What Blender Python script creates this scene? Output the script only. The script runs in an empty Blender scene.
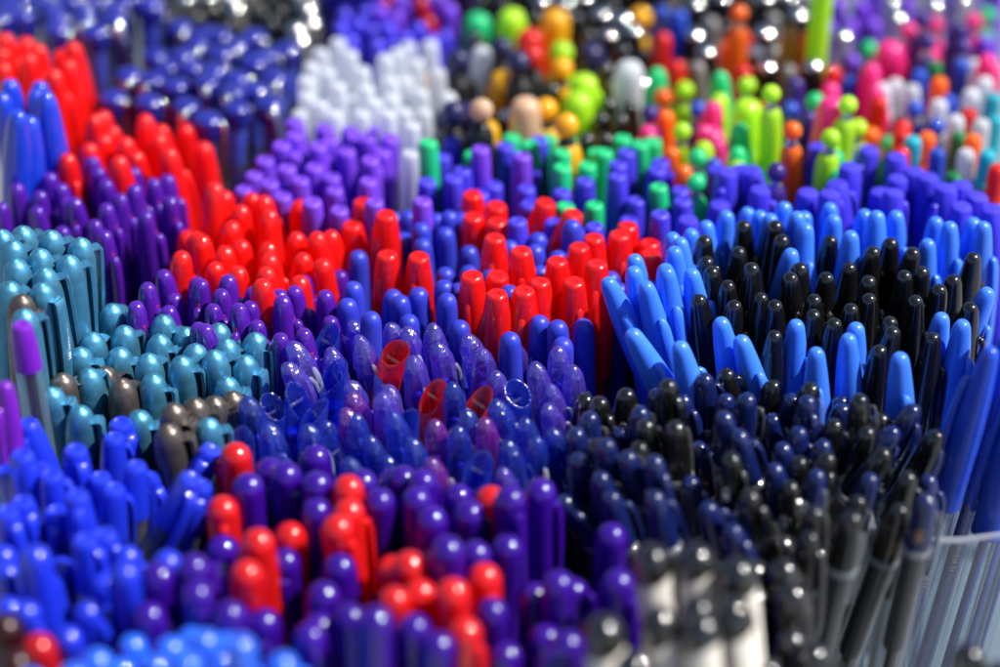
# Market display of pens, seen close up.  Units: metres (shapes are written in millimetres).
import bpy, bmesh, math, random
from mathutils import Vector, Quaternion, Matrix
random.seed(11)
MM = 0.001
PI = math.pi
sc = bpy.context.scene
col = bpy.data.collections.new('pen_display'); sc.collection.children.link(col)

# every pen: (x, y, z of its tip in mm, lean in degrees, place words for its label)
CL = [
 ('teal_pen','tall teal metallic pen','tall teal bunch','teal',[(-164.0,658.6,171.7,None,'1st from left, back row'),(-158.8,666.4,168.3,None,'3rd from left, back row'),(-148.1,659.1,171.0,None,'5th from left, back row'),
  (-137.8,657.5,169.3,None,'6th from left, back row'),(-158.4,651.0,172.2,None,'2nd from left, back row'),(-149.5,647.6,171.2,None,'4th from left, back row'),
  (-139.9,645.5,170.1,None,'3rd from left, 3rd row'),(-156.4,641.0,171.5,None,'1st from left, 3rd row'),(-146.6,637.4,170.4,None,'2nd from left, 3rd row'),
  (-155.6,628.2,171.0,None,'1st from left, 2nd row'),(-145.7,627.8,170.8,None,'2nd from left, 2nd row'),(-147.9,608.6,173.3,None,'alone in front row')]),
 ('teal_pen','tall grey-brown metallic pen','tall teal bunch','grey',[(-150.4,619.5,171.7,None,'!the one tall grey-brown metallic pen')]),
 ('teal_pen','short teal metallic pen','low teal bunch','teal',[(-129.1,654.0,145.5,None,'1st from left, back row'),(-123.6,642.3,144.7,None,'2nd from left, 4th row'),(-133.6,638.4,144.6,None,'1st from left, 4th row'),
  (-111.4,647.9,145.2,None,'2nd from left, back row'),(-103.9,644.0,142.8,None,'4th from left, 4th row'),(-111.4,636.9,145.0,None,'3rd from left, 4th row'),
  (-136.1,629.3,144.9,None,'1st from left, 3rd row'),(-124.0,632.7,142.5,None,'2nd from left, 3rd row'),(-113.6,625.7,145.0,None,'3rd from left, 3rd row'),
  (-98.0,626.5,148.3,None,'5th from left, 3rd row'),(-101.8,618.1,149.1,None,'4th from left, 3rd row'),(-110.6,614.2,145.1,None,'3rd from left, 2nd row'),
  (-131.5,616.1,145.8,None,'2nd from left, 2nd row'),(-141.1,601.8,148.4,None,'1st from left, 2nd row'),(-131.3,596.6,145.0,None,'1st from left, front row'),
  (-113.8,599.2,141.1,None,'2nd from left, front row'),(-90.1,586.9,147.3,None,'3rd from left, front row'),(-92.2,641.5,146.1,None,'5th from left, 4th row'),
  (-88.6,629.5,148.3,None,'6th from left, 4th row'),(-79.5,633.2,148.1,None,'7th from left, 4th row'),(-91.9,621.0,149.4,None,'6th from left, 3rd row'),
  (-82.0,622.7,146.3,None,'7th from left, 3rd row'),(-87.4,614.2,143.9,None,'4th from left, 2nd row')]),
 ('teal_pen','short grey-brown metallic pen','low teal bunch','grey',[(-95.1,594.7,149.3,None,'2nd from left, 2nd row'),(-89.7,600.5,145.9,None,'3rd from left, 2nd row'),(-84.8,606.7,143.5,None,'4th from left, 2nd row'),
  (-101.0,588.4,151.6,None,'1st from left, 2nd row'),(-101.6,579.2,150.7,None,'alone in front row'),(-138.9,611.0,147.4,None,'1st from left, back row'),
  (-128.1,624.3,140.5,None,'2nd from left, back row'),(-120.5,611.6,145.0,None,'3rd from left, back row')]),
 ('oval_cap_pen','glossy violet cap','upper violet bunch','violet',[(-148.1,742.0,151.6,None,'alone in back row'),(-144.8,734.1,151.6,None,'2nd from left, 4th row'),(-161.1,730.2,151.8,None,'1st from left, 4th row'),
  (-170.9,718.0,154.4,None,'1st from left, 3rd row'),(-156.5,723.2,151.3,None,'3rd from left, 3rd row'),(-162.5,716.8,152.2,None,'2nd from left, 3rd row'),
  (-139.7,720.2,154.7,None,'4th from left, 3rd row'),(-132.3,736.2,150.4,None,'3rd from left, 4th row'),(-129.6,720.0,152.8,None,'5th from left, 3rd row'),
  (-120.4,748.8,146.1,None,'4th from left, 4th row'),(-119.5,731.7,150.1,None,'7th from left, 3rd row'),(-116.4,714.7,151.0,None,'8th from left, 2nd row'),
  (-133.6,713.0,153.2,None,'6th from left, 2nd row'),(-149.0,708.3,154.0,None,'4th from left, 2nd row'),(-153.3,715.4,150.2,None,'3rd from left, 2nd row'),
  (-162.5,707.9,151.0,None,'2nd from left, 2nd row'),(-175.3,710.5,151.0,None,'1st from left, 2nd row'),(-137.5,705.7,153.5,None,'5th from left, 2nd row'),
  (-140.7,697.9,151.7,None,'2nd from left, front row'),(-123.9,704.5,151.0,None,'7th from left, 2nd row'),(-136.2,690.6,151.7,None,'3rd from left, front row'),
  (-151.7,694.4,151.0,None,'1st from left, front row'),(-123.6,725.0,152.3,None,'6th from left, 3rd row')]),
 ('oval_cap_pen','glossy violet cap','lower violet bunch','violet',[(-109.6,685.1,145.1,None,'alone in back row'),(-118.4,663.4,147.9,None,'1st from left, 3rd row'),(-113.9,670.7,148.1,None,'2nd from left, 3rd row'),
  (-109.7,663.7,143.4,None,'3rd from left, 2nd row'),(-120.5,651.3,148.3,None,'1st from left, 2nd row'),(-110.8,655.9,143.6,None,'2nd from left, 2nd row'),
  (-102.4,669.6,146.0,None,'3rd from left, 3rd row'),(-98.6,638.2,148.3,None,'1st from left, front row'),(-91.3,665.1,150.0,None,'5th from left, 3rd row'),
  (-93.2,657.2,149.2,None,'5th from left, 2nd row'),(-82.9,663.2,146.1,None,'8th from left, 2nd row'),(-95.2,649.5,148.3,None,'4th from left, 2nd row'),
  (-82.7,650.5,148.8,None,'7th from left, 2nd row'),(-86.0,645.8,151.1,None,'6th from left, 2nd row'),(-95.9,633.3,151.2,None,'2nd from left, front row'),
  (-79.6,641.4,147.3,None,'3rd from left, front row'),(-73.8,659.5,147.7,None,'9th from left, 2nd row'),(-69.1,662.4,147.0,None,'11th from left, 2nd row'),
  (-71.9,649.9,151.6,None,'10th from left, 2nd row'),(-66.7,674.8,143.4,None,'6th from left, 3rd row'),(-58.6,660.3,146.7,None,'12th from left, 2nd row'),
  (-56.3,649.2,143.7,None,'6th from left, front row'),(-64.2,636.0,147.8,None,'5th from left, front row'),(-71.2,631.3,149.0,None,'4th from left, front row'),
  (-100.0,662.0,150.1,None,'4th from left, 3rd row'),(-55.2,685.0,139.0,None,'7th from left, 3rd row')]),
 ('tapered_gloss_pen','glossy red cap','back-left red bunch','red',[(-189.4,808.6,167.6,None,'1st from left, back row'),(-188.6,798.7,166.2,None,'1st from left, 2nd row'),(-185.2,782.8,168.6,None,'1st from left, front row'),
  (-183.3,816.1,162.1,None,'2nd from left, back row'),(-175.2,800.6,167.0,None,'3rd from left, 2nd row'),(-177.3,790.9,168.1,None,'2nd from left, 2nd row'),
  (-168.1,807.5,161.3,None,'4th from left, 2nd row'),(-162.1,799.9,168.2,None,'5th from left, 2nd row'),(-162.3,790.1,166.0,None,'3rd from left, front row'),
  (-166.3,780.1,167.0,None,'2nd from left, front row')]),
 ('tapered_gloss_pen','glossy red cap','left red bunch','red',[(-150.0,783.8,147.7,None,'2nd from left, back row'),(-151.7,774.3,151.2,None,'1st from left, back row'),(-144.3,767.9,149.6,None,'2nd from left, 2nd row'),
  (-131.2,763.9,156.9,None,'3rd from left, back row'),(-127.1,772.3,147.6,None,'5th from left, 2nd row'),(-150.4,750.4,152.3,None,'2nd from left, front row'),
  (-155.7,737.3,155.5,None,'1st from left, front row'),(-135.8,728.3,159.5,None,'3rd from left, front row'),(-137.2,753.6,153.0,None,'3rd from left, 2nd row'),
  (-145.8,758.6,151.4,None,'1st from left, 2nd row'),(-119.7,740.2,156.0,None,'5th from left, front row'),(-125.5,756.3,152.8,None,'4th from left, 2nd row'),
  (-132.5,744.9,152.0,None,'4th from left, front row')]),
 ('tapered_gloss_pen','glossy red cap','middle red bunch','red',[(-118.4,776.7,145.6,0,'alone in back row'),(-109.8,760.5,147.0,None,'alone in 9th row'),(-110.7,707.4,141.0,None,'1st from left, 4th row'),
  (-106.0,699.2,145.6,None,'2nd from left, 4th row'),(-100.8,716.9,155.4,None,'alone in 8th row'),(-98.8,726.3,146.2,None,'1st from left, 7th row'),
  (-89.0,724.6,146.4,None,'2nd from left, 7th row'),(-83.5,717.0,149.7,None,'2nd from left, 6th row'),(-91.2,711.7,149.1,None,'1st from left, 6th row'),
  (-80.9,707.3,150.1,None,'3rd from left, 6th row'),(-71.4,719.2,146.7,None,'4th from left, 6th row'),(-93.6,702.6,148.0,None,'alone in 5th row'),
  (-89.8,693.9,145.7,None,'3rd from left, 3rd row'),(-80.1,690.4,147.0,None,'4th from left, 3rd row'),(-71.0,697.8,146.5,None,'4th from left, 4th row'),
  (-59.2,699.5,146.2,None,'6th from left, 4th row'),(-67.5,683.8,146.7,None,'6th from left, 3rd row'),(-63.4,691.6,150.3,None,'5th from left, 4th row'),
  (-94.4,685.7,148.3,None,'2nd from left, 3rd row'),(-103.0,690.4,149.8,None,'3rd from left, 4th row'),(-97.3,676.9,147.3,None,'1st from left, 2nd row'),
  (-78.9,680.9,148.1,None,'5th from left, 3rd row'),(-79.1,671.2,149.0,None,'3rd from left, 2nd row'),(-88.8,673.3,148.0,None,'2nd from left, 2nd row'),
  (-78.8,655.5,154.2,None,'1st from left, front row'),(-107.9,676.9,151.8,None,'1st from left, 3rd row'),(-67.5,668.5,147.1,None,'2nd from left, front row'),
  (-60.6,678.3,147.7,None,'4th from left, 2nd row')]),
 ('tapered_gloss_pen','glossy tall blue cap','left edge','royal',[(-178.7,761.2,172.8,None,'2nd from left'),(-168.0,761.9,171.7,None,'6th from left'),(-167.7,752.2,173.5,None,'5th from left'),
  (-179.6,750.1,173.1,None,'1st from left'),(-168.8,726.6,178.9,None,'3rd from left'),(-167.1,736.4,171.5,None,'4th from left'),
  (-162.5,744.6,176.8,None,'7th from left')]),
 ('disc_cap_pen','navy disc-topped gel pen','back left corner','navy',[(-196.8,857.2,156.9,None,'2nd from left, 2nd row'),(-190.5,849.3,157.7,None,'3rd from left, 2nd row'),(-180.7,857.4,157.2,None,'4th from left, 2nd row'),
  (-176.7,847.7,157.6,None,'5th from left, 2nd row'),(-174.7,837.4,157.4,None,'1st from left, front row'),(-167.8,857.2,156.9,None,'6th from left, 2nd row'),
  (-165.5,846.9,157.1,None,'7th from left, 2nd row'),(-159.7,834.2,157.7,None,'2nd from left, front row'),(-155.1,853.0,158.5,None,'9th from left, 2nd row'),
  (-153.6,842.8,159.1,None,'8th from left, 2nd row'),(-188.1,864.9,156.3,None,'3rd from left, back row'),(-197.2,841.6,160.6,None,'1st from left, 2nd row'),
  (-174.9,866.2,156.5,None,'4th from left, back row'),(-162.0,867.0,157.0,None,'5th from left, back row'),(-151.0,862.3,159.3,None,'6th from left, back row'),
  (-196.0,874.6,154.2,None,'2nd from left, back row'),(-144.1,869.2,156.9,None,'7th from left, back row'),(-140.8,859.2,157.3,None,'10th from left, 2nd row'),
  (-201.7,866.1,155.7,None,'1st from left, back row')]),
 ('disc_cap_pen','navy disc-topped gel pen','beside white caps','navy',[(-129.8,861.8,146.2,None,'1st from left, back row'),(-137.2,836.0,146.7,None,'1st from left, 5th row'),(-126.1,836.0,146.7,None,'2nd from left, 5th row'),
  (-145.2,818.8,146.8,None,'1st from left, 3rd row'),(-135.4,815.0,147.0,None,'2nd from left, 3rd row'),(-126.2,809.8,147.2,None,'3rd from left, 3rd row'),
  (-148.9,800.3,147.0,None,'1st from left, 2nd row'),(-134.7,797.1,147.0,None,'2nd from left, 2nd row'),(-119.8,793.9,147.0,None,'3rd from left, 2nd row'),
  (-121.5,845.3,147.3,None,'3rd from left, 5th row'),(-113.3,851.5,147.7,None,'3rd from left, back row'),(-99.0,852.8,146.6,None,'4th from left, back row'),
  (-85.5,843.3,145.6,None,'7th from left, 5th row'),(-110.9,835.5,147.8,None,'4th from left, 5th row'),(-96.6,826.2,148.7,None,'4th from left, 4th row'),
  (-112.5,820.0,148.4,None,'3rd from left, 4th row'),(-102.8,815.7,147.1,None,'6th from left, 3rd row'),(-88.1,817.2,146.8,None,'8th from left, 3rd row'),
  (-103.0,802.8,148.3,None,'5th from left, 3rd row'),(-100.5,791.5,147.0,None,'4th from left, 2nd row'),(-110.3,783.0,146.9,None,'alone in front row'),
  (-105.5,844.5,146.8,None,'5th from left, 5th row'),(-92.8,835.9,146.8,None,'6th from left, 5th row'),(-113.7,809.7,149.0,None,'4th from left, 3rd row'),
  (-121.6,824.5,147.3,None,'2nd from left, 4th row'),(-131.4,827.2,146.0,None,'1st from left, 4th row'),(-119.6,859.6,144.6,None,'2nd from left, back row'),
  (-94.4,808.8,146.0,None,'7th from left, 3rd row'),(-88.7,795.5,147.0,None,'5th from left, 2nd row')]),
 ('felt_pen','white frosted cap','behind purple caps','frost',[(-63.8,832.5,152.9,None,'2nd from left, back row'),(-70.6,827.3,151.2,None,'1st from left, back row'),(-58.4,820.3,153.9,None,'3rd from left, back row'),
  (-66.9,815.7,148.4,None,'2nd from left, 7th row'),(-53.3,810.0,152.3,None,'3rd from left, 7th row'),(-44.5,821.3,151.6,None,'4th from left, back row'),
  (-40.0,827.7,150.9,None,'5th from left, back row'),(-42.4,805.9,150.1,None,'4th from left, 6th row'),(-50.9,793.3,153.3,None,'3rd from left, 6th row'),
  (-61.3,791.1,155.3,None,'2nd from left, 6th row'),(-73.6,791.0,151.1,None,'1st from left, 5th row'),(-68.0,785.4,150.7,None,'2nd from left, 5th row'),
  (-57.5,797.9,145.7,None,'3rd from left, 5th row'),(-47.6,786.3,151.1,None,'4th from left, 5th row'),(-41.0,790.4,150.6,None,'5th from left, 5th row'),
  (-74.0,798.7,153.9,None,'1st from left, 6th row'),(-72.5,810.3,153.8,None,'1st from left, 7th row'),(-36.4,836.3,149.2,None,'6th from left, back row'),
  (-27.7,836.1,150.2,None,'7th from left, back row'),(-32.7,818.4,151.4,None,'4th from left, 7th row'),(-36.5,811.7,147.1,None,'5th from left, 6th row'),
  (-23.9,808.3,152.3,None,'5th from left, 7th row'),(-30.7,801.0,147.5,None,'6th from left, 5th row'),(-36.3,784.2,147.9,None,'5th from left, 4th row'),
  (-28.8,786.8,146.5,None,'6th from left, 4th row'),(-32.5,764.3,152.9,None,'alone in 3rd row'),(-75.6,783.4,147.5,None,'1st from left, 4th row'),
  (-62.4,780.0,149.4,None,'2nd from left, 4th row'),(-51.9,779.9,149.4,None,'3rd from left, 4th row'),(-41.5,768.7,155.6,None,'4th from left, 4th row'),
  (-31.5,771.6,142.9,None,'alone in 2nd row'),(-32.7,744.2,152.4,None,'alone in front row')]),
 ('round_cap_pen','white frosted cap','white pair among black pens','white',[(-20.0,801.2,146.3,None,'1st from left'),(-7.1,827.9,152.4,None,'2nd from left')]),
 ('felt_pen','matte purple felt-pen cap','before white caps','purple',[(-80.3,754.1,150.2,None,'1st from left, 4th row'),(-76.0,760.5,150.8,None,'2nd from left, 4th row'),(-86.3,749.1,146.7,None,'1st from left, 3rd row'),
  (-73.9,750.0,148.3,None,'3rd from left, 3rd row'),(-89.2,739.4,146.1,None,'2nd from left, 2nd row'),(-77.1,736.4,150.7,None,'2nd from left, 3rd row'),
  (-66.3,748.6,152.9,None,'3rd from left, 4th row'),(-63.2,765.4,145.9,None,'4th from left, 4th row'),(-65.0,756.1,142.7,None,'5th from left, 3rd row'),
  (-67.5,741.3,148.3,None,'4th from left, 3rd row'),(-83.0,731.4,147.4,None,'3rd from left, 2nd row'),(-92.7,732.5,144.2,None,'1st from left, 2nd row'),
  (-71.7,730.2,149.3,None,'4th from left, 2nd row'),(-61.1,737.0,146.6,None,'5th from left, 2nd row'),(-59.6,729.4,145.6,None,'6th from left, 2nd row'),
  (-78.0,725.0,145.7,None,'1st from left, front row'),(-56.6,754.7,147.3,None,'5th from left, 4th row'),(-66.2,712.2,150.9,None,'2nd from left, front row'),
  (-56.7,711.0,148.3,None,'3rd from left, front row'),(-49.3,757.8,151.1,None,'7th from left, 4th row'),(-54.1,763.9,148.5,None,'6th from left, 4th row'),
  (-46.9,738.2,153.0,None,'6th from left, 3rd row'),(-43.3,752.6,148.1,None,'8th from left, 4th row'),(-46.0,745.6,145.0,None,'7th from left, 3rd row'),
  (-47.0,724.7,152.1,None,'7th from left, 2nd row'),(-44.1,708.3,153.2,None,'4th from left, front row'),(-40.6,759.7,150.0,None,'9th from left, 4th row'),
  (-76.6,769.7,151.2,None,'1st from left, back row'),(-65.9,772.8,147.0,None,'2nd from left, back row'),(-56.1,771.4,146.9,None,'3rd from left, back row'),
  (-46.5,774.5,145.2,None,'4th from left, back row')]),
 ('felt_pen','matte blue felt-pen cap','green-blue bunch','cobalt',[(-17.4,760.4,148.7,None,'1st from left, back row'),(-27.7,758.6,144.7,None,'1st from left, 5th row'),(-21.7,754.1,145.6,None,'2nd from left, 5th row'),
  (-13.8,740.3,147.6,None,'3rd from left, 4th row'),(-26.4,735.4,145.5,None,'1st from left, 4th row'),(-16.9,733.2,148.4,None,'2nd from left, 4th row'),
  (1.9,762.7,144.9,None,'2nd from left, back row'),(11.4,747.3,142.7,None,'5th from left, 4th row'),(-2.2,736.2,143.7,None,'4th from left, 4th row'),
  (-7.2,730.4,143.4,None,'1st from left, 3rd row'),(9.3,728.8,146.8,None,'2nd from left, 3rd row'),(10.3,721.1,144.7,None,'3rd from left, 3rd row'),
  (5.9,697.5,151.9,None,'1st from left, front row'),(22.2,725.6,147.0,None,'4th from left, 3rd row'),(30.6,734.0,146.7,None,'6th from left, 4th row'),
  (32.6,696.8,150.3,None,'3rd from left, front row'),(14.1,762.1,147.8,None,'3rd from left, back row'),(18.9,706.0,146.4,None,'2nd from left, front row'),
  (46.2,751.8,148.6,None,'4th from left, 5th row'),(42.6,737.6,151.6,None,'3rd from left, 5th row'),(41.7,726.8,152.9,None,'7th from left, 4th row'),
  (58.4,746.4,147.4,None,'5th from left, 5th row'),(56.8,738.8,148.5,None,'8th from left, 4th row'),(64.9,742.8,143.7,None,'9th from left, 4th row'),
  (64.3,725.0,148.2,None,'6th from left, 3rd row'),(64.5,717.3,148.2,None,'7th from left, 3rd row'),(48.4,720.8,146.5,None,'5th from left, 3rd row'),
  (55.5,700.1,153.2,None,'alone in 2nd row'),(55.6,707.7,142.9,None,'5th from left, front row'),(45.5,711.0,144.2,None,'4th from left, front row')]),
 ('felt_pen','matte green felt-pen cap','green-blue bunch','green',[(-26.2,748.2,154.7,None,'1st from left, back row'),(-10.2,750.7,148.3,None,'2nd from left, back row'),(-6.7,766.9,145.1,None,'3rd from left, back row'),
  (11.0,755.1,150.1,None,'5th from left, back row'),(4.5,770.0,144.6,None,'4th from left, back row'),(22.3,734.5,152.2,None,'1st from left, 3rd row'),
  (22.4,742.0,154.1,None,'7th from left, back row'),(25.1,759.5,149.2,None,'8th from left, back row'),(31.6,741.6,148.9,None,'2nd from left, 3rd row'),
  (35.4,755.7,146.4,None,'9th from left, back row'),(17.9,768.7,145.0,None,'6th from left, back row'),(23.4,718.1,145.7,None,'1st from left, front row'),
  (33.3,715.5,147.7,None,'2nd from left, front row'),(45.1,761.9,148.8,None,'11th from left, back row'),(37.9,747.5,151.0,None,'10th from left, back row'),
  (51.5,757.0,149.0,None,'12th from left, back row'),(56.7,762.2,147.3,None,'13th from left, back row'),(56.1,722.1,151.2,None,'alone in 2nd row')]),
 ('felt_pen','matte violet felt-pen cap','green-blue bunch','purple',[(-27.3,709.6,152.8,None,'1st from left'),(7.9,740.4,153.4,None,'3rd from left'),(-7.2,744.1,154.2,None,'2nd from left')]),
 ('marker_pen','crumpled-looking blue marker cap','four blue markers behind bright blue caps','cobalt',[(78.2,739.2,149.0,-8,'2nd from left'),(80.8,723.5,156.5,4,'4th from left'),(86.4,735.4,151.2,-10,'5th from left'),
  (89.1,727.4,155.1,-14,'6th from left'),(77.6,713.9,149.0,0,'3rd from left'),(65.7,703.7,149.0,0,'1st from left')]),
 ('round_cap_pen','matte blue round cap','red-and-blue bunch','blue',[(-32.4,717.7,143.3,None,'2nd from left, back row'),(-27.5,700.5,148.7,None,'3rd from left, 6th row'),(-22.4,716.4,142.8,None,'3rd from left, back row'),
  (-17.9,708.9,148.5,None,'4th from left, back row'),(-19.2,701.0,146.4,None,'4th from left, 6th row'),(-33.7,704.7,142.0,None,'2nd from left, 6th row'),
  (-27.0,692.8,147.0,None,'2nd from left, 5th row'),(-10.8,694.1,143.2,None,'3rd from left, 5th row'),(-13.5,715.2,143.9,None,'5th from left, back row'),
  (7.0,705.2,142.6,None,'5th from left, 6th row'),(13.2,694.8,148.1,None,'6th from left, 6th row'),(3.4,690.4,147.6,None,'4th from left, 5th row'),
  (12.0,687.0,148.1,None,'5th from left, 5th row'),(24.8,693.2,154.4,None,'7th from left, 6th row'),(19.9,684.6,147.1,None,'6th from left, 5th row'),
  (29.0,709.0,141.0,None,'8th from left, 6th row'),(-49.2,691.6,142.8,None,'1st from left, 5th row'),(-38.0,723.2,139.1,None,'1st from left, back row'),
  (-36.5,711.4,139.6,None,'1st from left, 6th row'),(-18.9,680.9,142.6,None,'1st from left, 4th row'),(-10.6,678.8,144.7,None,'2nd from left, 4th row'),
  (-3.4,675.0,145.5,None,'3rd from left, 4th row'),(-19.1,664.0,148.2,None,'6th from left, 3rd row'),(-13.9,670.2,143.0,None,'8th from left, 3rd row'),
  (-27.6,664.1,145.3,None,'5th from left, 3rd row'),(-17.6,656.0,148.2,None,'7th from left, 3rd row'),(-30.2,651.2,143.0,None,'2nd from left, 2nd row'),
  (-13.2,644.9,144.8,None,'3rd from left, 2nd row'),(3.2,630.7,149.6,None,'1st from left, front row'),(12.9,646.0,146.1,None,'4th from left, 2nd row'),
  (18.7,640.7,147.6,None,'5th from left, 2nd row'),(20.5,633.0,146.1,None,'2nd from left, front row'),(27.6,651.5,141.1,None,'6th from left, 2nd row'),
  (3.3,659.9,148.8,None,'9th from left, 3rd row'),(13.7,679.3,144.4,None,'4th from left, 4th row'),(-33.4,658.4,145.8,None,'4th from left, 3rd row'),
  (-49.4,664.5,147.4,None,'2nd from left, 3rd row'),(-51.0,656.6,145.8,None,'1st from left, 3rd row'),(-36.1,666.1,143.2,None,'3rd from left, 3rd row'),
  (-42.1,640.9,151.0,None,'1st from left, 2nd row'),(37.9,677.9,142.9,None,'5th from left, 4th row'),(40.3,670.4,142.9,None,'10th from left, 3rd row')]),
 ('cone_cap_pen','red flat-topped cap','red-and-blue bunch','red',[(-48.4,715.5,148.9,None,'1st from left, back row'),(-51.8,704.4,146.1,None,'1st from left, 5th row'),(-39.5,698.4,153.8,None,'2nd from left, 5th row'),
  (-38.4,676.9,151.0,None,'1st from left, 3rd row'),(-10.0,722.6,147.6,None,'2nd from left, back row'),(-9.4,705.4,148.8,None,'3rd from left, 5th row'),
  (-1.1,711.0,149.9,None,'3rd from left, back row'),(-1.0,701.7,149.0,None,'4th from left, 5th row'),(-1.7,683.6,153.6,None,'1st from left, 4th row'),
  (7.1,673.9,154.4,None,'3rd from left, 3rd row'),(-27.5,675.6,151.0,None,'2nd from left, 3rd row'),(16.2,713.8,149.5,12,'4th from left, back row'),
  (25.7,701.4,152.4,15,'5th from left, 5th row'),(26.9,679.4,152.6,None,'2nd from left, 4th row'),(32.2,687.0,151.5,None,'3rd from left, 4th row'),
  (19.3,672.5,151.3,None,'4th from left, 3rd row'),(32.5,666.9,153.7,None,'5th from left, 3rd row'),(44.4,698.0,149.6,None,'6th from left, 5th row'),
  (41.2,689.3,151.3,None,'4th from left, 4th row'),(51.9,692.3,146.2,None,'5th from left, 4th row'),(51.7,683.4,147.3,None,'6th from left, 3rd row'),
  (-9.4,662.7,151.6,None,'1st from left, 2nd row'),(-0.7,667.1,148.8,None,'2nd from left, 2nd row'),(-1.0,650.4,152.4,None,'1st from left, front row'),
  (7.9,652.9,152.0,None,'2nd from left, front row'),(13.3,660.6,150.6,None,'3rd from left, 2nd row'),(24.7,659.9,151.0,None,'4th from left, 2nd row')]),
 ('slant_cap_pen','clear violet slanted cap','clear-cap bunch','cviolet',[(-65.7,625.8,149.2,-12,'1st from left, 5th row'),(-67.1,618.1,147.5,-12,'1st from left, 4th row'),(-54.4,629.0,144.3,-8,'2nd from left, 5th row'),
  (-46.9,647.3,144.2,-8,'1st from left, back row'),(-44.9,633.3,146.1,-8,'3rd from left, 5th row'),(-35.6,645.4,143.9,-5,'2nd from left, back row'),
  (-47.2,612.9,142.9,-8,'1st from left, 3rd row'),(-34.3,609.2,143.3,None,'2nd from left, 3rd row'),(-30.1,639.6,145.8,-8,'3rd from left, back row'),
  (-19.7,640.2,146.5,None,'4th from left, back row'),(-19.5,632.0,145.0,-6,'4th from left, 5th row'),(-10.1,637.2,145.0,-8,'5th from left, 5th row'),
  (-3.9,627.0,146.4,None,'6th from left, 5th row'),(5.2,638.3,142.3,None,'7th from left, 5th row'),(12.2,620.0,145.0,None,'4th from left, 4th row'),
  (20.6,625.1,147.7,6,'8th from left, 5th row'),(25.0,618.4,145.3,4,'5th from left, 4th row'),(0.6,615.5,145.0,8,'3rd from left, 4th row'),
  (18.4,608.9,145.0,None,'3rd from left, 3rd row'),(-27.0,621.7,145.0,None,'2nd from left, 4th row'),(-35.8,601.5,145.6,None,'1st from left, 2nd row'),
  (16.3,598.0,145.0,None,'2nd from left, 2nd row'),(2.4,565.0,145.0,None,'alone in front row')]),
 ('slant_cap_pen','clear magenta slanted cap','clear-cap bunch','cmagenta',[(-45.5,605.2,144.5,-6,'2nd from left'),(-47.6,597.7,142.9,-6,'1st from left'),(-18.6,590.3,144.5,4,'4th from left'),
  (-3.1,590.2,145.3,4,'5th from left'),(-19.4,570.5,145.0,None,'3rd from left')]),
 ('quill_cap_pen','clear blue quill-cut cap','clear-cap bunch','cblue',[(-57.0,640.7,146.2,None,'alone in back row'),(-53.3,620.7,145.7,None,'1st from left, 6th row'),(-35.8,617.4,144.5,None,'2nd from left, 6th row'),
  (-63.4,608.6,144.8,None,'1st from left, 5th row'),(-71.3,603.7,143.2,None,'1st from left, 4th row'),(-58.1,601.5,145.2,None,'2nd from left, 4th row'),
  (-80.5,585.4,145.0,None,'1st from left, 2nd row'),(-50.0,584.4,142.3,None,'2nd from left, 2nd row'),(5.7,608.3,145.0,None,'2nd from left, 5th row'),
  (-29.4,596.2,143.3,None,'alone in 3rd row'),(-6.1,572.5,145.0,None,'2nd from left, front row'),(-63.9,573.4,146.2,None,'1st from left, front row')]),
 ('slant_cap_pen','clear blue slanted cap','clear-cap bunch','cblue',[(-77.5,598.3,146.8,None,'1st from left, 4th row'),(-32.1,588.5,148.4,None,'5th from left, 3rd row'),(-38.6,583.7,142.4,None,'1st from left, 2nd row'),
  (-44.2,569.0,145.0,None,'1st from left, front row'),(-32.6,578.6,138.1,None,'2nd from left, front row'),(-13.6,606.7,146.5,None,'alone in back row'),
  (9.3,590.6,145.0,None,'8th from left, 3rd row'),(3.7,579.2,145.0,None,'3rd from left, 2nd row'),(-24.5,579.2,145.0,None,'2nd from left, 2nd row'),
  (-11.7,586.2,145.5,None,'6th from left, 3rd row'),(-52.9,592.1,143.1,None,'3rd from left, 3rd row'),(-58.8,587.1,144.8,None,'2nd from left, 3rd row'),
  (-71.1,586.9,145.0,None,'1st from left, 3rd row'),(-42.0,592.0,145.1,None,'4th from left, 3rd row'),(0.0,600.2,145.0,None,'2nd from left, 4th row'),
  (12.3,579.1,145.0,None,'4th from left, 2nd row'),(17.3,587.2,142.8,None,'5th from left, 2nd row'),(-9.4,595.2,144.7,None,'7th from left, 3rd row')]),
 ('quill_cap_pen','clear red quill-cut cap','clear-cap bunch','cred',[(-33.1,631.4,145.0,15,'1st from left'),(-21.0,610.7,144.9,None,'2nd from left'),(-6.4,610.8,143.6,None,'3rd from left')]),
 ('dome_cap_pen','translucent violet dome cap','front bunch','tviolet',[(-57.1,578.8,142.6,None,'alone in back row'),(-69.4,566.6,146.8,None,'1st from left, 10th row'),(-74.0,549.2,154.1,None,'1st from left, 9th row'),
  (-54.4,553.3,151.7,None,'2nd from left, 9th row'),(-74.6,558.5,137.1,None,'1st from left, 8th row'),(-53.9,543.6,149.5,None,'2nd from left, 8th row'),
  (-41.1,558.1,148.8,None,'3rd from left, 9th row'),(-35.2,546.6,150.5,None,'4th from left, 9th row'),(-32.9,570.4,139.8,None,'5th from left, 9th row'),
  (-23.2,556.5,150.3,None,'7th from left, 9th row'),(-24.7,548.0,150.2,None,'6th from left, 9th row'),(-12.7,562.3,140.2,None,'8th from left, 9th row'),
  (2.9,541.6,155.5,None,'9th from left, 9th row'),(11.8,550.2,151.8,None,'10th from left, 9th row'),(-29.4,562.4,147.0,None,'3rd from left, 10th row'),
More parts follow.
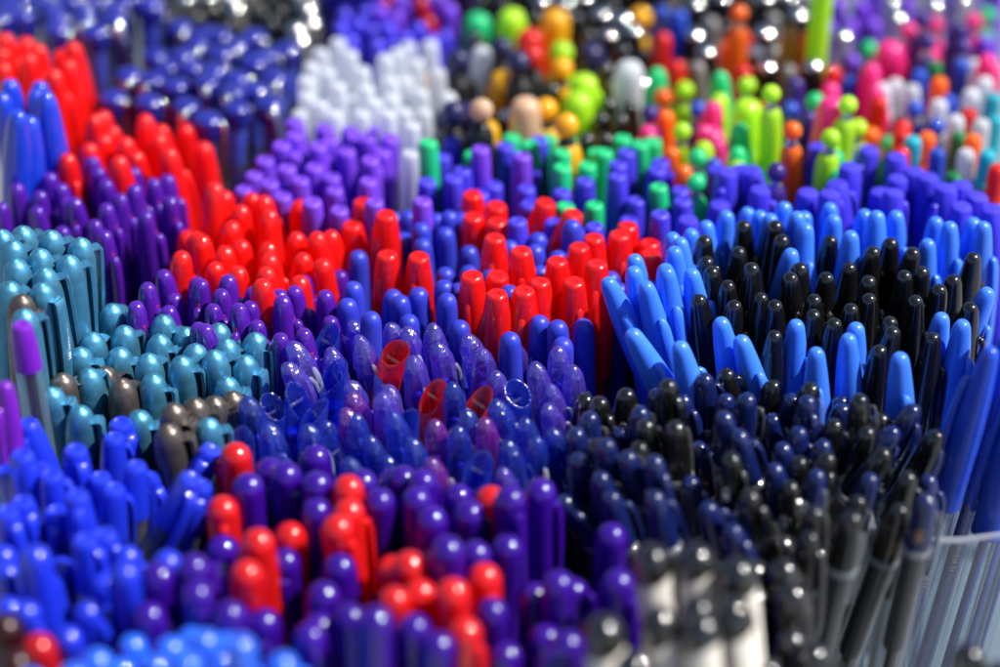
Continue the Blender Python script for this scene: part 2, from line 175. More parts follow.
  (-95.0,505.5,156.5,None,'1st from left, 5th row'),(-96.9,494.7,151.2,None,'1st from left, 3rd row'),(-85.6,507.1,158.1,None,'2nd from left, 5th row'),
  (-83.6,497.7,156.5,None,'1st from left, 4th row'),(-80.9,534.1,143.3,None,'1st from left, 6th row'),(-81.8,524.8,141.2,None,'3rd from left, 5th row'),
  (-83.7,515.9,142.0,None,'2nd from left, 4th row'),(-73.7,517.2,140.2,None,'3rd from left, 4th row'),(-74.4,500.8,146.0,None,'3rd from left, 3rd row'),
  (-66.1,502.6,141.9,None,'4th from left, 3rd row'),(-62.5,529.0,142.2,None,'4th from left, 5th row'),(-46.3,521.9,146.3,None,'5th from left, 5th row'),
  (-49.3,507.4,148.1,None,'4th from left, 4th row'),(-50.6,498.1,144.7,None,'2nd from left, 2nd row'),(-52.2,488.6,149.3,None,'1st from left, 2nd row'),
  (-41.4,495.9,149.5,None,'5th from left, 3rd row'),(-33.3,482.2,160.5,None,'6th from left, 3rd row'),(-33.0,491.6,148.1,None,'3rd from left, 2nd row'),
  (-14.6,514.9,158.2,None,'2nd from left, 6th row'),(-6.9,525.0,148.5,None,'3rd from left, 6th row'),(2.3,528.3,148.0,None,'4th from left, 6th row'),
  (-2.2,499.7,148.4,None,'7th from left, 3rd row'),(9.7,516.7,139.8,None,'5th from left, 4th row'),(16.3,509.5,150.3,None,'6th from left, 4th row'),
  (20.6,518.1,140.2,None,'7th from left, 4th row'),(12.3,498.3,140.1,None,'6th from left, 2nd row'),(18.5,484.4,150.1,None,'7th from left, 2nd row'),
  (1.6,487.8,142.8,None,'1st from left, front row'),(-23.5,490.0,150.9,None,'4th from left, 2nd row'),(-16.2,480.6,152.7,None,'5th from left, 2nd row'),
  (15.0,475.4,151.6,None,'2nd from left, front row'),(32.7,537.3,145.2,None,'alone in 7th row'),(33.3,512.3,148.3,None,'8th from left, 4th row'),
  (-64.0,558.6,151.0,None,'2nd from left, 10th row'),(-74.5,492.9,153.4,None,'2nd from left, 3rd row'),(-19.8,540.1,149.3,None,'3rd from left, 8th row'),
  (-8.8,542.6,149.2,None,'4th from left, 8th row')]),
 ('dome_cap_pen','translucent red dome cap','front bunch','tred',[(-80.4,572.3,148.2,None,'alone in back row'),(-81.3,543.5,150.4,None,'1st from left, 5th row'),(-44.7,549.5,153.5,None,'alone in 6th row'),
  (-44.2,540.3,151.8,None,'2nd from left, 5th row'),(-47.2,531.4,152.9,None,'3rd from left, 4th row'),(-61.3,537.8,144.9,None,'2nd from left, 4th row'),
  (-69.5,524.3,153.4,None,'1st from left, 4th row'),(-2.7,550.2,148.8,None,'3rd from left, 5th row'),(-71.1,509.6,153.8,None,'1st from left, 3rd row'),
  (-31.0,523.0,144.2,None,'2nd from left, 3rd row'),(-29.4,500.4,152.1,None,'1st from left, 2nd row'),(-25.4,515.4,152.3,None,'3rd from left, 3rd row'),
  (-17.8,523.9,145.7,None,'4th from left, 3rd row'),(-4.5,512.7,150.5,None,'5th from left, 3rd row'),(-22.4,506.6,149.5,None,'2nd from left, 2nd row'),
  (-13.2,497.5,157.1,None,'3rd from left, 2nd row'),(-9.3,487.4,152.1,None,'alone in front row')]),
 ('clip_cap_pen','blue tapered clip cap','front left bunch','fblue',[(-144.8,580.7,150.7,-10,'1st from left, back row'),(-141.9,557.8,156.1,-4,'1st from left, 5th row'),(-148.9,563.9,145.5,None,'1st from left, 4th row'),
  (-139.6,566.8,144.0,-6,'2nd from left, 4th row'),(-133.3,554.7,151.0,-6,'1st from left, 3rd row'),(-128.0,568.1,150.2,None,'2nd from left, 5th row'),
  (-118.2,591.0,143.2,None,'2nd from left, back row'),(-118.6,581.6,144.7,None,'alone in 6th row'),(-109.1,562.3,148.5,None,'3rd from left, 4th row'),
  (-107.6,571.5,137.0,-3,'5th from left, 3rd row'),(-120.3,562.6,143.8,4,'3rd from left, 3rd row'),(-114.9,554.9,145.6,None,'4th from left, 3rd row'),
  (-123.3,540.9,154.2,None,'2nd from left, 3rd row'),(-142.7,534.9,152.7,None,'1st from left, 2nd row'),(-90.1,547.0,155.4,26,'6th from left, 3rd row'),
  (-88.2,577.7,142.7,26,'3rd from left, 5th row'),(-88.8,556.2,145.7,20,'7th from left, 3rd row'),(-140.0,543.8,149.4,None,'2nd from left, 2nd row'),
  (-131.0,546.1,143.9,None,'3rd from left, 2nd row'),(-114.4,531.2,147.6,None,'2nd from left, front row'),(-118.5,522.9,152.0,None,'1st from left, front row')]),
 ('dome_cap_pen','glossy blue dome cap','front left bunch','fblue',[(-143.0,525.5,146.6,None,'1st from left, back row'),(-129.7,509.6,159.6,None,'2nd from left, back row'),(-127.3,527.8,140.3,None,'3rd from left, 3rd row'),
  (-107.1,524.1,147.4,None,'3rd from left, back row'),(-103.5,501.2,160.1,None,'5th from left, 3rd row'),(-94.2,515.3,152.8,None,'4th from left, back row'),
  (-130.3,518.9,142.1,-8,'2nd from left, 3rd row'),(-140.1,516.2,147.7,None,'1st from left, 3rd row'),(-115.3,498.6,148.3,-8,'3rd from left, 2nd row'),
  (-119.1,489.6,146.9,None,'alone in front row'),(-137.7,504.1,145.4,None,'1st from left, 2nd row'),(-112.6,516.0,144.1,None,'4th from left, 3rd row'),
  (-130.5,495.2,151.5,None,'2nd from left, 2nd row'),(-110.6,507.1,139.9,None,'4th from left, 2nd row')]),
 ('dome_cap_pen','light blue dome cap','bottom edge bunch','sky',[(-101.0,486.1,147.1,None,'1st from left, back row'),(-88.8,478.6,153.0,None,'2nd from left, back row'),(-84.8,488.1,148.2,None,'3rd from left, back row'),
  (-107.0,469.3,157.1,None,'1st from left, 2nd row'),(-91.5,467.4,156.0,None,'5th from left, front row'),(-111.4,461.0,158.9,None,'3rd from left, front row'),
  (-102.6,477.2,146.4,None,'4th from left, front row'),(-67.0,458.5,171.4,None,'6th from left, back row'),(-77.7,468.1,164.4,None,'4th from left, back row'),
  (-56.6,459.2,164.7,None,'4th from left, 2nd row'),(-67.6,473.9,148.6,None,'6th from left, front row'),(-75.9,477.0,150.2,None,'3rd from left, 2nd row'),
  (-75.2,485.0,148.8,None,'5th from left, back row'),(-81.5,459.5,164.4,None,'2nd from left, 2nd row'),(-53.3,469.7,149.6,None,'8th from left, front row'),
  (-62.6,466.6,151.0,None,'7th from left, front row'),(-123.7,463.5,155.2,None,'1st from left, front row'),(-115.9,452.4,162.5,None,'2nd from left, front row')]),
 ('dome_cap_pen','dark red dome cap','dark corner at bottom left','dred',[(-125.1,479.9,152.6,None,'!the one dark red dome cap')]),
 ('dome_cap_pen','maroon-black dome cap','dark corner at bottom left','maroon',[(-134.7,486.3,154.1,None,'1st from left'),(-129.3,471.4,154.5,None,'2nd from left')]),
 ('clip_cap_pen','purple tapered cap on clear barrel','tall teal bunch','purplecap',[(-144.5,590.0,180.5,0,'!the one purple tapered cap on clear barrel')]),
 ('oval_cap_pen','slim magenta-violet cap','left edge before tall teal pens','purplecap',[(-147.4,572.4,171.5,2,'!the one slim magenta-violet cap')]),
 ('long_cap_pen','bright blue long cap','back left of black caps','bblue',[(70.6,689.4,156.3,-4,'1st from left, 4th row'),(78.0,693.6,157.7,2,'2nd from left, 4th row'),(86.6,704.9,152.2,2,'3rd from left, 4th row'),
  (89.9,697.6,155.3,-3,'4th from left, 4th row'),(98.7,700.6,157.1,4,'alone in back row'),(101.6,687.6,160.9,2,'6th from left, 4th row'),
  (57.8,663.7,161.8,-6,'1st from left, 2nd row'),(60.3,671.1,160.8,-6,'2nd from left, 3rd row'),(58.2,678.3,158.3,-4,'1st from left, 3rd row'),
  (65.3,682.9,157.0,2,'3rd from left, 3rd row'),(44.6,663.2,159.0,-8,'1st from left, front row'),(54.5,656.4,159.7,-5,'2nd from left, front row'),
  (97.6,667.6,158.6,4,'2nd from left, 2nd row'),(92.8,690.6,158.4,0,'5th from left, 4th row')]),
 ('long_cap_pen','bright blue long cap','back right of black caps','bblue',[(105.1,695.1,156.4,None,'1st from left, 2nd row'),(113.6,696.3,159.3,None,'alone in back row'),(103.4,679.4,161.5,None,'2nd from left, 2nd row'),
  (114.0,688.0,159.5,None,'3rd from left, 2nd row'),(117.8,673.7,161.9,None,'1st from left, front row'),(125.8,695.6,157.0,None,'4th from left, 2nd row'),
  (128.4,687.6,161.4,None,'5th from left, 2nd row'),(135.8,692.0,158.7,-4,'6th from left, 2nd row'),(149.3,689.8,157.6,None,'7th from left, 2nd row'),
  (152.5,682.0,160.4,None,'8th from left, 2nd row'),(144.6,676.4,157.0,None,'2nd from left, front row'),(162.3,689.7,157.3,None,'9th from left, 2nd row'),
  (163.9,681.4,160.7,None,'10th from left, 2nd row')]),
 ('long_cap_pen','bright blue long cap','among front black caps','bblue',[(34.6,647.1,160.2,-19,'1st from left, 3rd row'),(43.8,654.6,159.7,-8,'1st from left, back row'),(47.2,643.6,160.9,-16,'2nd from left, 3rd row'),
  (54.2,648.4,163.6,-9,'2nd from left, back row'),(62.9,653.9,159.4,-11,'3rd from left, back row'),(41.2,618.4,159.0,-26,'1st from left, 2nd row'),
  (70.4,626.5,158.2,-11,'2nd from left, 2nd row'),(56.3,612.2,158.7,-16,'1st from left, front row'),(76.4,620.5,155.3,-17,'2nd from left, front row'),
  (95.5,631.2,154.3,-1,'3rd from left, 2nd row'),(113.7,624.3,157.7,-2,'4th from left, 2nd row'),(110.1,616.6,158.7,-5,'4th from left, front row'),
  (99.4,610.7,157.4,-6,'3rd from left, front row'),(124.9,605.6,159.0,-4,'5th from left, front row'),(142.0,629.8,157.9,1,'5th from left, 2nd row'),
  (147.4,623.2,159.6,0,'6th from left, 2nd row'),(159.5,644.3,158.1,12,'3rd from left, 3rd row')]),
 ('long_cap_pen','black long cap','back of black-blue bunch','black',[(69.1,675.6,158.8,None,'1st from left, 3rd row'),(83.3,686.9,157.8,None,'1st from left, back row'),(80.4,672.5,156.3,None,'1st from left, 2nd row'),
  (93.7,683.0,160.1,None,'2nd from left, back row'),(95.0,675.3,159.3,None,'2nd from left, 3rd row'),(69.3,667.1,155.7,None,'1st from left, front row'),
  (83.2,657.0,159.7,None,'2nd from left, front row'),(112.3,679.9,156.1,4,'3rd from left, 3rd row'),(125.4,669.7,158.0,5,'2nd from left, 2nd row'),
  (132.2,677.1,157.0,None,'4th from left, 3rd row'),(138.9,670.2,157.4,6,'3rd from left, 2nd row'),(158.6,667.6,157.0,None,'3rd from left, front row')]),
 ('long_cap_pen','black long cap','heart of black-blue bunch','black',[(64.8,644.9,155.0,-7,'1st from left, 3rd row'),(70.0,658.8,157.0,-6,'1st from left, back row'),(85.0,665.2,153.0,None,'3rd from left, back row'),
  (95.4,652.6,158.6,None,'4th from left, back row'),(85.7,647.6,154.1,None,'3rd from left, 3rd row'),(75.1,652.0,155.9,None,'2nd from left, back row'),
  (89.4,639.9,156.0,None,'4th from left, 3rd row'),(108.5,658.3,155.0,None,'6th from left, back row'),(102.8,645.4,154.7,None,'6th from left, 3rd row'),
  (101.9,636.9,154.4,None,'5th from left, 3rd row'),(122.2,656.4,155.0,None,'8th from left, back row'),(114.2,639.5,155.0,None,'7th from left, 3rd row'),
  (121.1,645.5,155.0,None,'8th from left, 3rd row'),(126.4,633.3,154.1,6,'3rd from left, 2nd row'),(126.0,624.7,155.9,8,'4th from left, 2nd row'),
  (136.0,644.3,155.0,None,'9th from left, 3rd row'),(140.9,662.0,155.0,None,'10th from left, back row'),(144.9,650.8,155.1,4,'11th from left, back row'),
  (150.5,657.2,154.9,None,'12th from left, back row'),(153.0,638.8,155.9,None,'10th from left, 3rd row'),(138.4,622.0,155.5,3,'5th from left, 2nd row'),
  (107.9,630.8,155.0,None,'2nd from left, 2nd row'),(76.6,641.3,155.0,None,'2nd from left, 3rd row'),(99.5,659.8,158.0,None,'5th from left, back row'),
  (116.9,664.5,155.0,None,'7th from left, back row'),(134.1,657.0,156.6,None,'9th from left, back row'),(120.4,615.3,155.0,None,'alone in front row'),
  (88.4,627.1,152.8,None,'1st from left, 2nd row')]),
 ('long_cap_pen','bright blue long cap','clear acrylic cup at right edge','shadeblue',[(149.8,591.3,171.0,7,'1st from left'),(159.1,599.0,171.0,7,'2nd from left'),(160.3,577.5,171.0,7,'4th from left'),
  (168.2,591.8,171.0,7,'5th from left'),(166.4,618.0,171.0,7,'3rd from left'),(174.8,597.4,171.0,7,'7th from left'),
  (174.4,611.2,171.0,7,'6th from left')]),
 ('gel_cap_pen','navy gel-pen cap','left gel bunch','gnavy',[(64.4,608.5,149.0,-6,'alone in back row'),(48.8,599.7,149.4,-6,'1st from left, 7th row'),(57.3,603.1,144.7,-6,'2nd from left, 7th row'),
  (37.4,591.2,140.9,None,'3rd from left, 5th row'),(23.3,581.2,147.8,-4,'1st from left, 5th row'),(23.6,568.7,147.3,-6,'1st from left, 4th row'),
  (18.0,557.3,139.8,-38,'1st from left, 2nd row'),(31.7,566.3,154.7,-6,'2nd from left, 5th row'),(37.5,560.1,154.5,-10,'2nd from left, 4th row'),
  (45.2,555.5,156.5,-10,'3rd from left, 4th row'),(32.4,548.7,148.4,-14,'2nd from left, 2nd row'),(44.5,540.7,154.6,-14,'3rd from left, 2nd row'),
  (61.6,587.6,137.7,-5,'4th from left, 5th row'),(68.4,581.8,153.5,-7,'3rd from left, 6th row'),(72.0,573.7,152.3,-14,'5th from left, 5th row'),
  (60.7,546.8,145.8,-16,'4th from left, 2nd row'),(66.6,533.3,148.2,-20,'alone in front row'),(42.9,584.4,153.5,-4,'2nd from left, 6th row'),
  (29.7,556.9,149.5,-10,'1st from left, 3rd row'),(57.3,564.0,142.2,-6,'2nd from left, 3rd row'),(27.8,589.0,148.3,None,'1st from left, 6th row')]),
 ('gel_cap_pen','navy gel-pen cap','right gel bunch','gnavy',[(71.1,602.3,145.6,None,'1st from left, 5th row'),(85.4,619.3,137.4,None,'alone in back row'),(92.6,605.2,143.5,None,'4th from left, 5th row'),
  (85.5,598.9,140.3,-8,'3rd from left, 5th row'),(86.3,577.7,144.7,-8,'1st from left, 3rd row'),(82.8,566.9,144.9,-10,'1st from left, 2nd row'),
  (108.6,608.0,140.8,4,'6th from left, 5th row'),(95.1,591.0,152.9,None,'5th from left, 5th row'),(107.6,599.4,143.9,6,'7th from left, 5th row'),
  (128.8,591.4,149.2,20,'8th from left, 5th row'),(122.7,584.8,145.2,36,'2nd from left, 4th row'),(99.4,578.1,145.6,8,'2nd from left, 3rd row'),
  (95.4,561.9,146.4,4,'2nd from left, 2nd row'),(112.0,563.4,143.8,12,'3rd from left, 2nd row'),(130.5,567.9,140.0,3,'4th from left, 2nd row'),
  (124.6,541.2,153.1,3,'alone in front row'),(77.1,595.4,150.5,None,'2nd from left, 5th row'),(92.3,583.6,146.5,4,'1st from left, 4th row')]),
 ('gel_cap_pen','black gel-pen cap','left gel bunch','gblack',[(39.4,600.6,148.8,-4,'4th from left, 4th row'),(51.6,591.2,158.8,-4,'1st from left, back row'),(38.3,609.3,136.3,-6,'3rd from left, 4th row'),
  (43.9,575.9,154.7,-8,'1st from left, 3rd row'),(71.8,613.3,147.5,None,'2nd from left, back row'),(29.2,575.1,147.8,-4,'1st from left, 2nd row'),
  (69.0,559.6,154.2,None,'alone in front row'),(26.9,605.2,143.5,None,'1st from left, 4th row'),(31.2,597.4,148.0,None,'2nd from left, 4th row'),
  (42.1,567.5,152.7,None,'2nd from left, 2nd row'),(52.7,572.2,156.7,-6,'2nd from left, 3rd row')]),
 ('gel_cap_pen','black gel-pen cap','right gel bunch','gblack',[(87.1,611.2,144.7,None,'1st from left, back row'),(97.2,598.6,152.1,None,'2nd from left, back row'),(111.1,591.5,153.3,None,'3rd from left, back row'),
  (103.6,586.0,147.4,8,'1st from left, 6th row'),(120.5,594.7,143.3,25,'alone in 7th row'),(134.9,582.3,145.9,17,'3rd from left, 6th row'),
  (118.5,575.5,144.1,32,'3rd from left, 5th row'),(99.8,569.4,147.1,14,'2nd from left, 5th row'),(107.6,555.3,141.7,10,'2nd from left, 3rd row'),
  (102.1,533.4,152.6,8,'3rd from left, 2nd row'),(118.9,548.4,143.7,10,'4th from left, 2nd row'),(113.7,583.1,146.8,15,'2nd from left, 6th row'),
  (91.0,570.7,144.7,None,'1st from left, 5th row'),(86.8,558.8,144.3,None,'1st from left, 4th row'),(72.4,538.7,156.2,None,'1st from left, 3rd row'),
  (91.3,537.2,151.8,4,'2nd from left, 2nd row'),(78.0,544.0,142.7,None,'1st from left, 2nd row'),(89.1,528.6,149.4,None,'alone in front row'),
  (123.2,562.4,145.3,12,'2nd from left, 4th row')]),
 ('rocker_pen','black cap on white barrel','bottom right bunch','oblack',[(41.1,501.4,167.0,4,'1st from left, back row'),(53.6,501.4,167.0,4,'2nd from left, back row'),(64.1,495.4,167.0,2,'alone in 4th row'),
  (41.8,475.5,167.0,8,'2nd from left, 2nd row'),(52.5,482.7,164.3,None,'1st from left, 3rd row'),(52.6,471.7,167.9,8,'3rd from left, 2nd row'),
  (61.4,477.4,168.8,8,'2nd from left, 3rd row'),(26.9,472.3,167.0,6,'1st from left, 2nd row'),(34.1,457.7,167.0,8,'alone in front row')]),
 ('rocker_pen','black cap on dark barrel','bottom right bunch','oblack',[(80.8,522.6,144.5,None,'2nd from left, 5th row'),(81.6,502.0,136.1,None,'alone in 3rd row'),(72.6,516.6,139.2,None,'1st from left, 4th row'),
  (82.1,512.5,144.1,None,'2nd from left, 4th row'),(86.5,492.8,139.1,None,'alone in 2nd row'),(93.9,546.3,131.2,None,'2nd from left, back row'),
  (83.8,550.3,131.8,None,'1st from left, back row'),(73.3,488.9,137.0,None,'alone in front row'),(72.9,527.7,140.3,None,'1st from left, 5th row')]),
 ('dome_cap_pen','black dome cap','bottom right corner before acrylic cup','oblack',[(126.9,479.5,149.8,None,'1st from left'),(134.8,473.7,148.1,None,'2nd from left')]),
 ('ball_pen','lime ball-topped pen','neon bunch','lime',[(67.4,765.3,152.6,None,'1st from left'),(96.0,810.6,147.8,None,'2nd from left'),(126.8,756.8,168.4,None,'4th from left'),
  (118.3,735.7,166.5,None,'3rd from left'),(133.8,773.6,149.7,None,'5th from left')]),
 ('ball_pen','orange ball-topped pen','neon bunch','orange',[(63.0,801.7,147.4,None,'1st from left'),(94.0,835.5,166.4,None,'2nd from left'),(140.0,777.4,144.2,None,'3rd from left')]),
 ('ball_pen','pink ball-topped pen','neon bunch','pink',[(165.1,855.1,148.8,None,'2nd from left'),(179.6,876.2,141.0,None,'3rd from left'),(191.9,861.6,150.0,None,'4th from left'),
  (75.9,765.5,151.6,None,'1st from left')]),
 ('ball_pen','green ball-topped pen','neon bunch','ngreen',[(71.9,745.1,153.0,None,'2nd from left'),(70.2,729.8,151.4,None,'1st from left'),(119.1,785.8,154.1,None,'3rd from left'),
  (149.6,854.4,141.1,None,'4th from left'),(199.5,871.5,147.9,None,'6th from left'),(147.6,779.4,139.2,None,'5th from left')]),
 ('ball_pen','blue ball-topped pen','neon bunch','nblue',[(75.3,790.8,148.0,None,'2nd from left'),(159.2,795.7,145.4,None,'3rd from left'),(165.7,782.7,144.7,None,'4th from left'),
  (66.2,871.3,148.9,None,'1st from left')]),
 ('ball_pen','red ball-topped pen','neon bunch','nred',[(95.5,822.1,147.1,None,'!the one red ball-topped pen')]),
 ('ball_pen','dark purple ball-topped pen','neon bunch','dpurple',[(168.8,848.0,157.7,None,'2nd from left'),(182.9,833.5,152.6,None,'4th from left'),(166.8,825.4,159.3,None,'3rd from left'),
  (56.2,778.9,152.8,None,'1st from left')]),
 ('ball_pen','tall lime ball-topped pen','neon bunch','lime',[(98.7,760.4,171.0,None,'!the one tall lime ball-topped pen')]),
 ('ball_pen','tall orange ball-topped pen','neon bunch','orange',[(104.8,739.9,167.0,None,'!the one tall orange ball-topped pen')]),
 ('ball_pen','tall dark purple ball-topped pen','neon bunch','dpurple',[(97.7,721.0,161.0,None,'!the one tall dark purple ball-topped pen')]),
 ('stout_pen','stout pink round cap','neon bunch','pink',[(122.6,763.8,164.0,None,'2nd from left')]),
 ('stout_pen','stout lime round cap','neon bunch','lime',[(93.2,781.7,153.6,None,'!the one stout lime round cap')]),
 ('stout_pen','stout pink round cap','neon bunch','pink',[(79.4,773.7,146.0,None,'1st from left'),(154.8,834.5,151.0,None,'3rd from left')]),
 ('plug_pen','clear gel pen with red plug','far right edge','nred',[(180.1,739.1,149.9,None,'4th from left'),(177.2,782.5,148.9,None,'3rd from left'),(148.8,763.8,150.6,None,'2nd from left'),
  (143.6,786.7,151.7,None,'1st from left')]),
 ('plug_pen','clear gel pen with teal plug','far right edge','nteal',[(186.5,779.0,148.2,None,'4th from left'),(177.8,747.6,151.0,None,'2nd from left'),(151.9,755.9,152.1,None,'1st from left'),
  (188.2,793.8,149.6,None,'3rd from left')]),
 ('plug_pen','clear gel pen with orange plug','far right edge','orange',[(169.6,806.8,149.6,None,'2nd from left'),(158.7,764.5,149.0,None,'1st from left'),(174.8,760.1,150.6,None,'3rd from left')]),
 ('plug_pen','clear gel pen with green plug','far right edge','dgreen',[(163.6,735.0,149.0,None,'2nd from left'),(171.3,767.8,147.2,None,'3rd from left'),(169.2,817.6,150.9,None,'1st from left')]),
 ('plug_pen','clear gel pen with blue plug','far right edge','nblue',[(160.5,752.5,149.0,None,'2nd from left'),(172.2,797.1,147.0,None,'3rd from left'),(162.6,812.1,150.3,None,'1st from left'),
  (180.2,820.2,150.4,None,'4th from left')]),
 ('plug_pen','clear gel pen with white plug','far right edge','white',[(180.6,798.2,149.0,None,'4th from left, 4th row'),(186.7,804.0,151.1,None,'5th from left, 4th row'),(170.9,776.4,149.7,None,'1st from left, 2nd row'),
  (180.1,773.1,149.8,None,'2nd from left, 2nd row'),(170.9,752.5,148.6,None,'alone in front row'),(158.6,803.9,148.1,None,'3rd from left, 4th row'),
  (167.2,790.5,148.8,None,'alone in 3rd row'),(147.6,803.1,149.0,None,'1st from left, 4th row'),(153.5,810.8,146.6,None,'2nd from left, 4th row'),
  (186.6,826.1,147.4,None,'alone in back row')]),
 ('round_cap_pen','hot pink round cap','far right edge','pink',[(190.7,810.8,153.4,None,'2nd from left'),(189.6,818.4,153.8,None,'1st from left')]),
 ('tall_brush','tall lime brush pen','back right behind neon bunch','lime',[(126.5,836.3,182.9,None,'!the one tall lime brush pen')]),
 ('tall_brush','tall ochre brush pen','back right behind neon bunch','ochre',[(115.1,837.0,157.6,None,'!the one tall ochre brush pen')]),
 ('marker_pen','matte royal blue marker cap','blue markers at right','cobalt',[(114.8,742.2,156.5,None,'1st from left, back row'),(133.4,742.6,155.0,None,'2nd from left, back row'),(142.6,737.9,154.8,None,'3rd from left, back row'),
  (141.2,723.0,154.3,None,'2nd from left, 3rd row'),(137.3,707.4,157.8,None,'6th from left, 2nd row'),(117.9,713.7,157.7,-10,'4th from left, 2nd row'),
  (123.4,720.6,160.6,None,'1st from left, 3rd row'),(108.1,712.4,154.8,None,'2nd from left, 2nd row'),(151.4,720.9,156.3,None,'4th from left, 3rd row'),
  (156.4,712.6,156.7,None,'7th from left, 2nd row'),(163.4,719.3,154.0,None,'8th from left, 2nd row'),(167.4,709.9,154.7,None,'9th from left, 2nd row'),
  (170.6,700.6,155.3,-8,'2nd from left, front row'),(148.4,730.1,153.1,None,'3rd from left, 3rd row'),(134.1,716.3,152.9,None,'5th from left, 2nd row'),
  (91.4,714.2,155.0,None,'1st from left, 2nd row'),(114.7,705.1,158.7,None,'3rd from left, 2nd row'),(160.5,702.5,155.0,None,'1st from left, front row')]),
 ('bigball_pen','yellow ball-topped pen','back centre bunch','yellow',[(24.2,821.7,150.1,None,'2nd from left'),(17.4,786.0,151.7,None,'1st from left'),(23.9,750.7,164.6,None,'3rd from left'),
  (58.6,879.2,143.9,None,'4th from left')]),
 ('bigball_pen','red ball-topped pen','back centre bunch','nred',[(12.3,808.6,162.4,None,'!the one red ball-topped pen')]),
 ('bigball_pen','lime ball-topped pen','back centre bunch','lime',[(24.4,831.7,152.4,None,'!the one lime ball-topped pen')]),
 ('bigball_pen','peach ball-topped pen','back centre bunch','peach',[(-26.0,824.7,141.9,None,'1st from left'),(-6.6,758.6,166.0,None,'2nd from left')]),
 ('bigball_pen','navy ball-topped pen','back centre bunch','navyball',[(6.8,800.4,164.1,None,'5th from left'),(-16.2,812.9,158.5,None,'3rd from left'),(-17.0,769.6,159.3,None,'2nd from left'),
  (0.8,821.9,159.1,None,'4th from left'),(-20.6,792.2,143.6,None,'1st from left')]),
 ('round_cap_pen','blue round cap','back edge bunch','cobalt',[(-64.7,859.3,147.2,None,'1st from left, 2nd row'),(-57.8,866.1,145.6,None,'2nd from left, 2nd row'),(-49.3,840.1,149.7,None,'2nd from left, front row'),
  (-63.8,871.4,147.5,None,'1st from left, back row'),(-59.8,843.8,149.6,None,'1st from left, front row'),(-37.5,844.2,150.3,None,'4th from left, front row'),
  (-27.1,844.1,149.5,None,'5th from left, front row'),(-33.1,856.7,148.5,None,'5th from left, 2nd row'),(-45.2,857.0,148.3,None,'4th from left, 2nd row'),
  (-55.3,879.6,144.4,None,'2nd from left, back row'),(-43.4,849.4,144.1,None,'3rd from left, front row'),(-22.7,858.3,144.1,None,'6th from left, front row'),
  (-51.9,860.9,145.5,None,'3rd from left, 2nd row')]),
 ('round_cap_pen','violet round cap','back edge bunch','purple',[(-36.3,880.9,143.7,None,'4th from left'),(-20.4,870.6,149.7,None,'6th from left'),(-49.2,874.2,147.9,None,'1st from left'),
  (-42.4,868.5,148.0,None,'2nd from left'),(-41.5,887.1,146.2,None,'3rd from left'),(-24.8,884.3,148.4,None,'5th from left')]),
 ('round_cap_pen','dark red round cap','back edge bunch','dred',[(-29.3,865.3,146.9,None,'3rd from left'),(-47.6,892.5,142.7,None,'1st from left'),(-32.7,873.9,151.7,None,'2nd from left')]),
 ('round_cap_pen','lime rounded cap','neon bunch','lime',[(83.6,792.2,150.3,None,'2nd from left'),(74.8,753.8,151.4,None,'1st from left'),(86.5,743.7,148.8,None,'3rd from left'),
  (121.5,753.2,152.6,None,'4th from left')]),
 ('round_cap_pen','orange rounded cap','neon bunch','orange',[(62.8,784.6,147.5,None,'1st from left'),(63.0,752.6,149.6,None,'2nd from left'),(66.3,736.0,151.5,None,'3rd from left'),
  (90.9,843.1,147.3,None,'4th from left')]),
 ('tapered_gloss_pen','pink rounded cap','neon bunch','pink',[(55.2,770.4,148.7,None,'1st from left'),(80.7,783.9,151.5,None,'2nd from left'),(80.4,759.3,149.4,None,'3rd from left'),
  (126.4,796.0,153.2,None,'4th from left'),(143.6,810.8,153.6,None,'5th from left'),(170.7,833.4,148.9,None,'7th from left'),
  (143.2,795.5,152.1,None,'6th from left')]),
 ('tapered_gloss_pen','green rounded cap','neon bunch','ngreen',[(84.9,808.4,151.4,None,'2nd from left'),(88.8,764.7,152.7,None,'4th from left'),(87.2,752.2,150.0,None,'3rd from left'),
  (122.1,745.8,152.0,None,'5th from left'),(121.0,728.6,153.5,None,'6th from left'),(61.4,816.0,149.1,None,'1st from left')]),
 ('round_cap_pen','blue rounded cap','neon bunch','nblue',[(78.5,747.9,147.6,None,'2nd from left'),(136.3,815.3,145.8,None,'4th from left'),(128.2,769.8,148.8,None,'3rd from left'),
  (73.2,866.6,149.0,None,'1st from left')]),
 ('round_cap_pen','red rounded cap','neon bunch','nred',[(64.9,838.4,153.2,None,'1st from left'),(69.9,826.2,147.1,None,'2nd from left'),(98.1,851.9,146.4,None,'3rd from left'),
  (130.6,821.0,147.2,None,'5th from left'),(124.3,844.5,151.0,None,'4th from left'),(150.0,771.8,150.2,None,'6th from left'),
  (146.3,747.6,152.4,None,'7th from left')]),
 ('tapered_gloss_pen','dark purple rounded cap','neon bunch','dpurple',[(114.1,806.9,149.5,None,'1st from left'),(184.3,850.8,151.6,None,'3rd from left'),(116.1,776.6,151.3,None,'2nd from left')]),
 ('stout_pen','yellow rounded cap','back centre bunch','yellow',[(1.5,810.8,150.1,None,'2nd from left'),(-5.3,775.9,147.8,None,'1st from left'),(22.6,858.3,153.3,None,'3rd from left')]),
 ('stout_pen','red rounded cap','back centre bunch','nred',[(12.0,845.0,151.0,None,'!the one red rounded cap')]),
 ('stout_pen','lime rounded cap','back centre bunch','lime',[(4.9,862.9,151.0,None,'1st from left'),(32.4,807.8,150.4,None,'3rd from left'),(29.8,796.0,148.9,None,'2nd from left')]),
 ('stout_pen','green rounded cap','back centre bunch','ngreen',[(-8.9,864.1,148.6,None,'!the one green rounded cap')]),
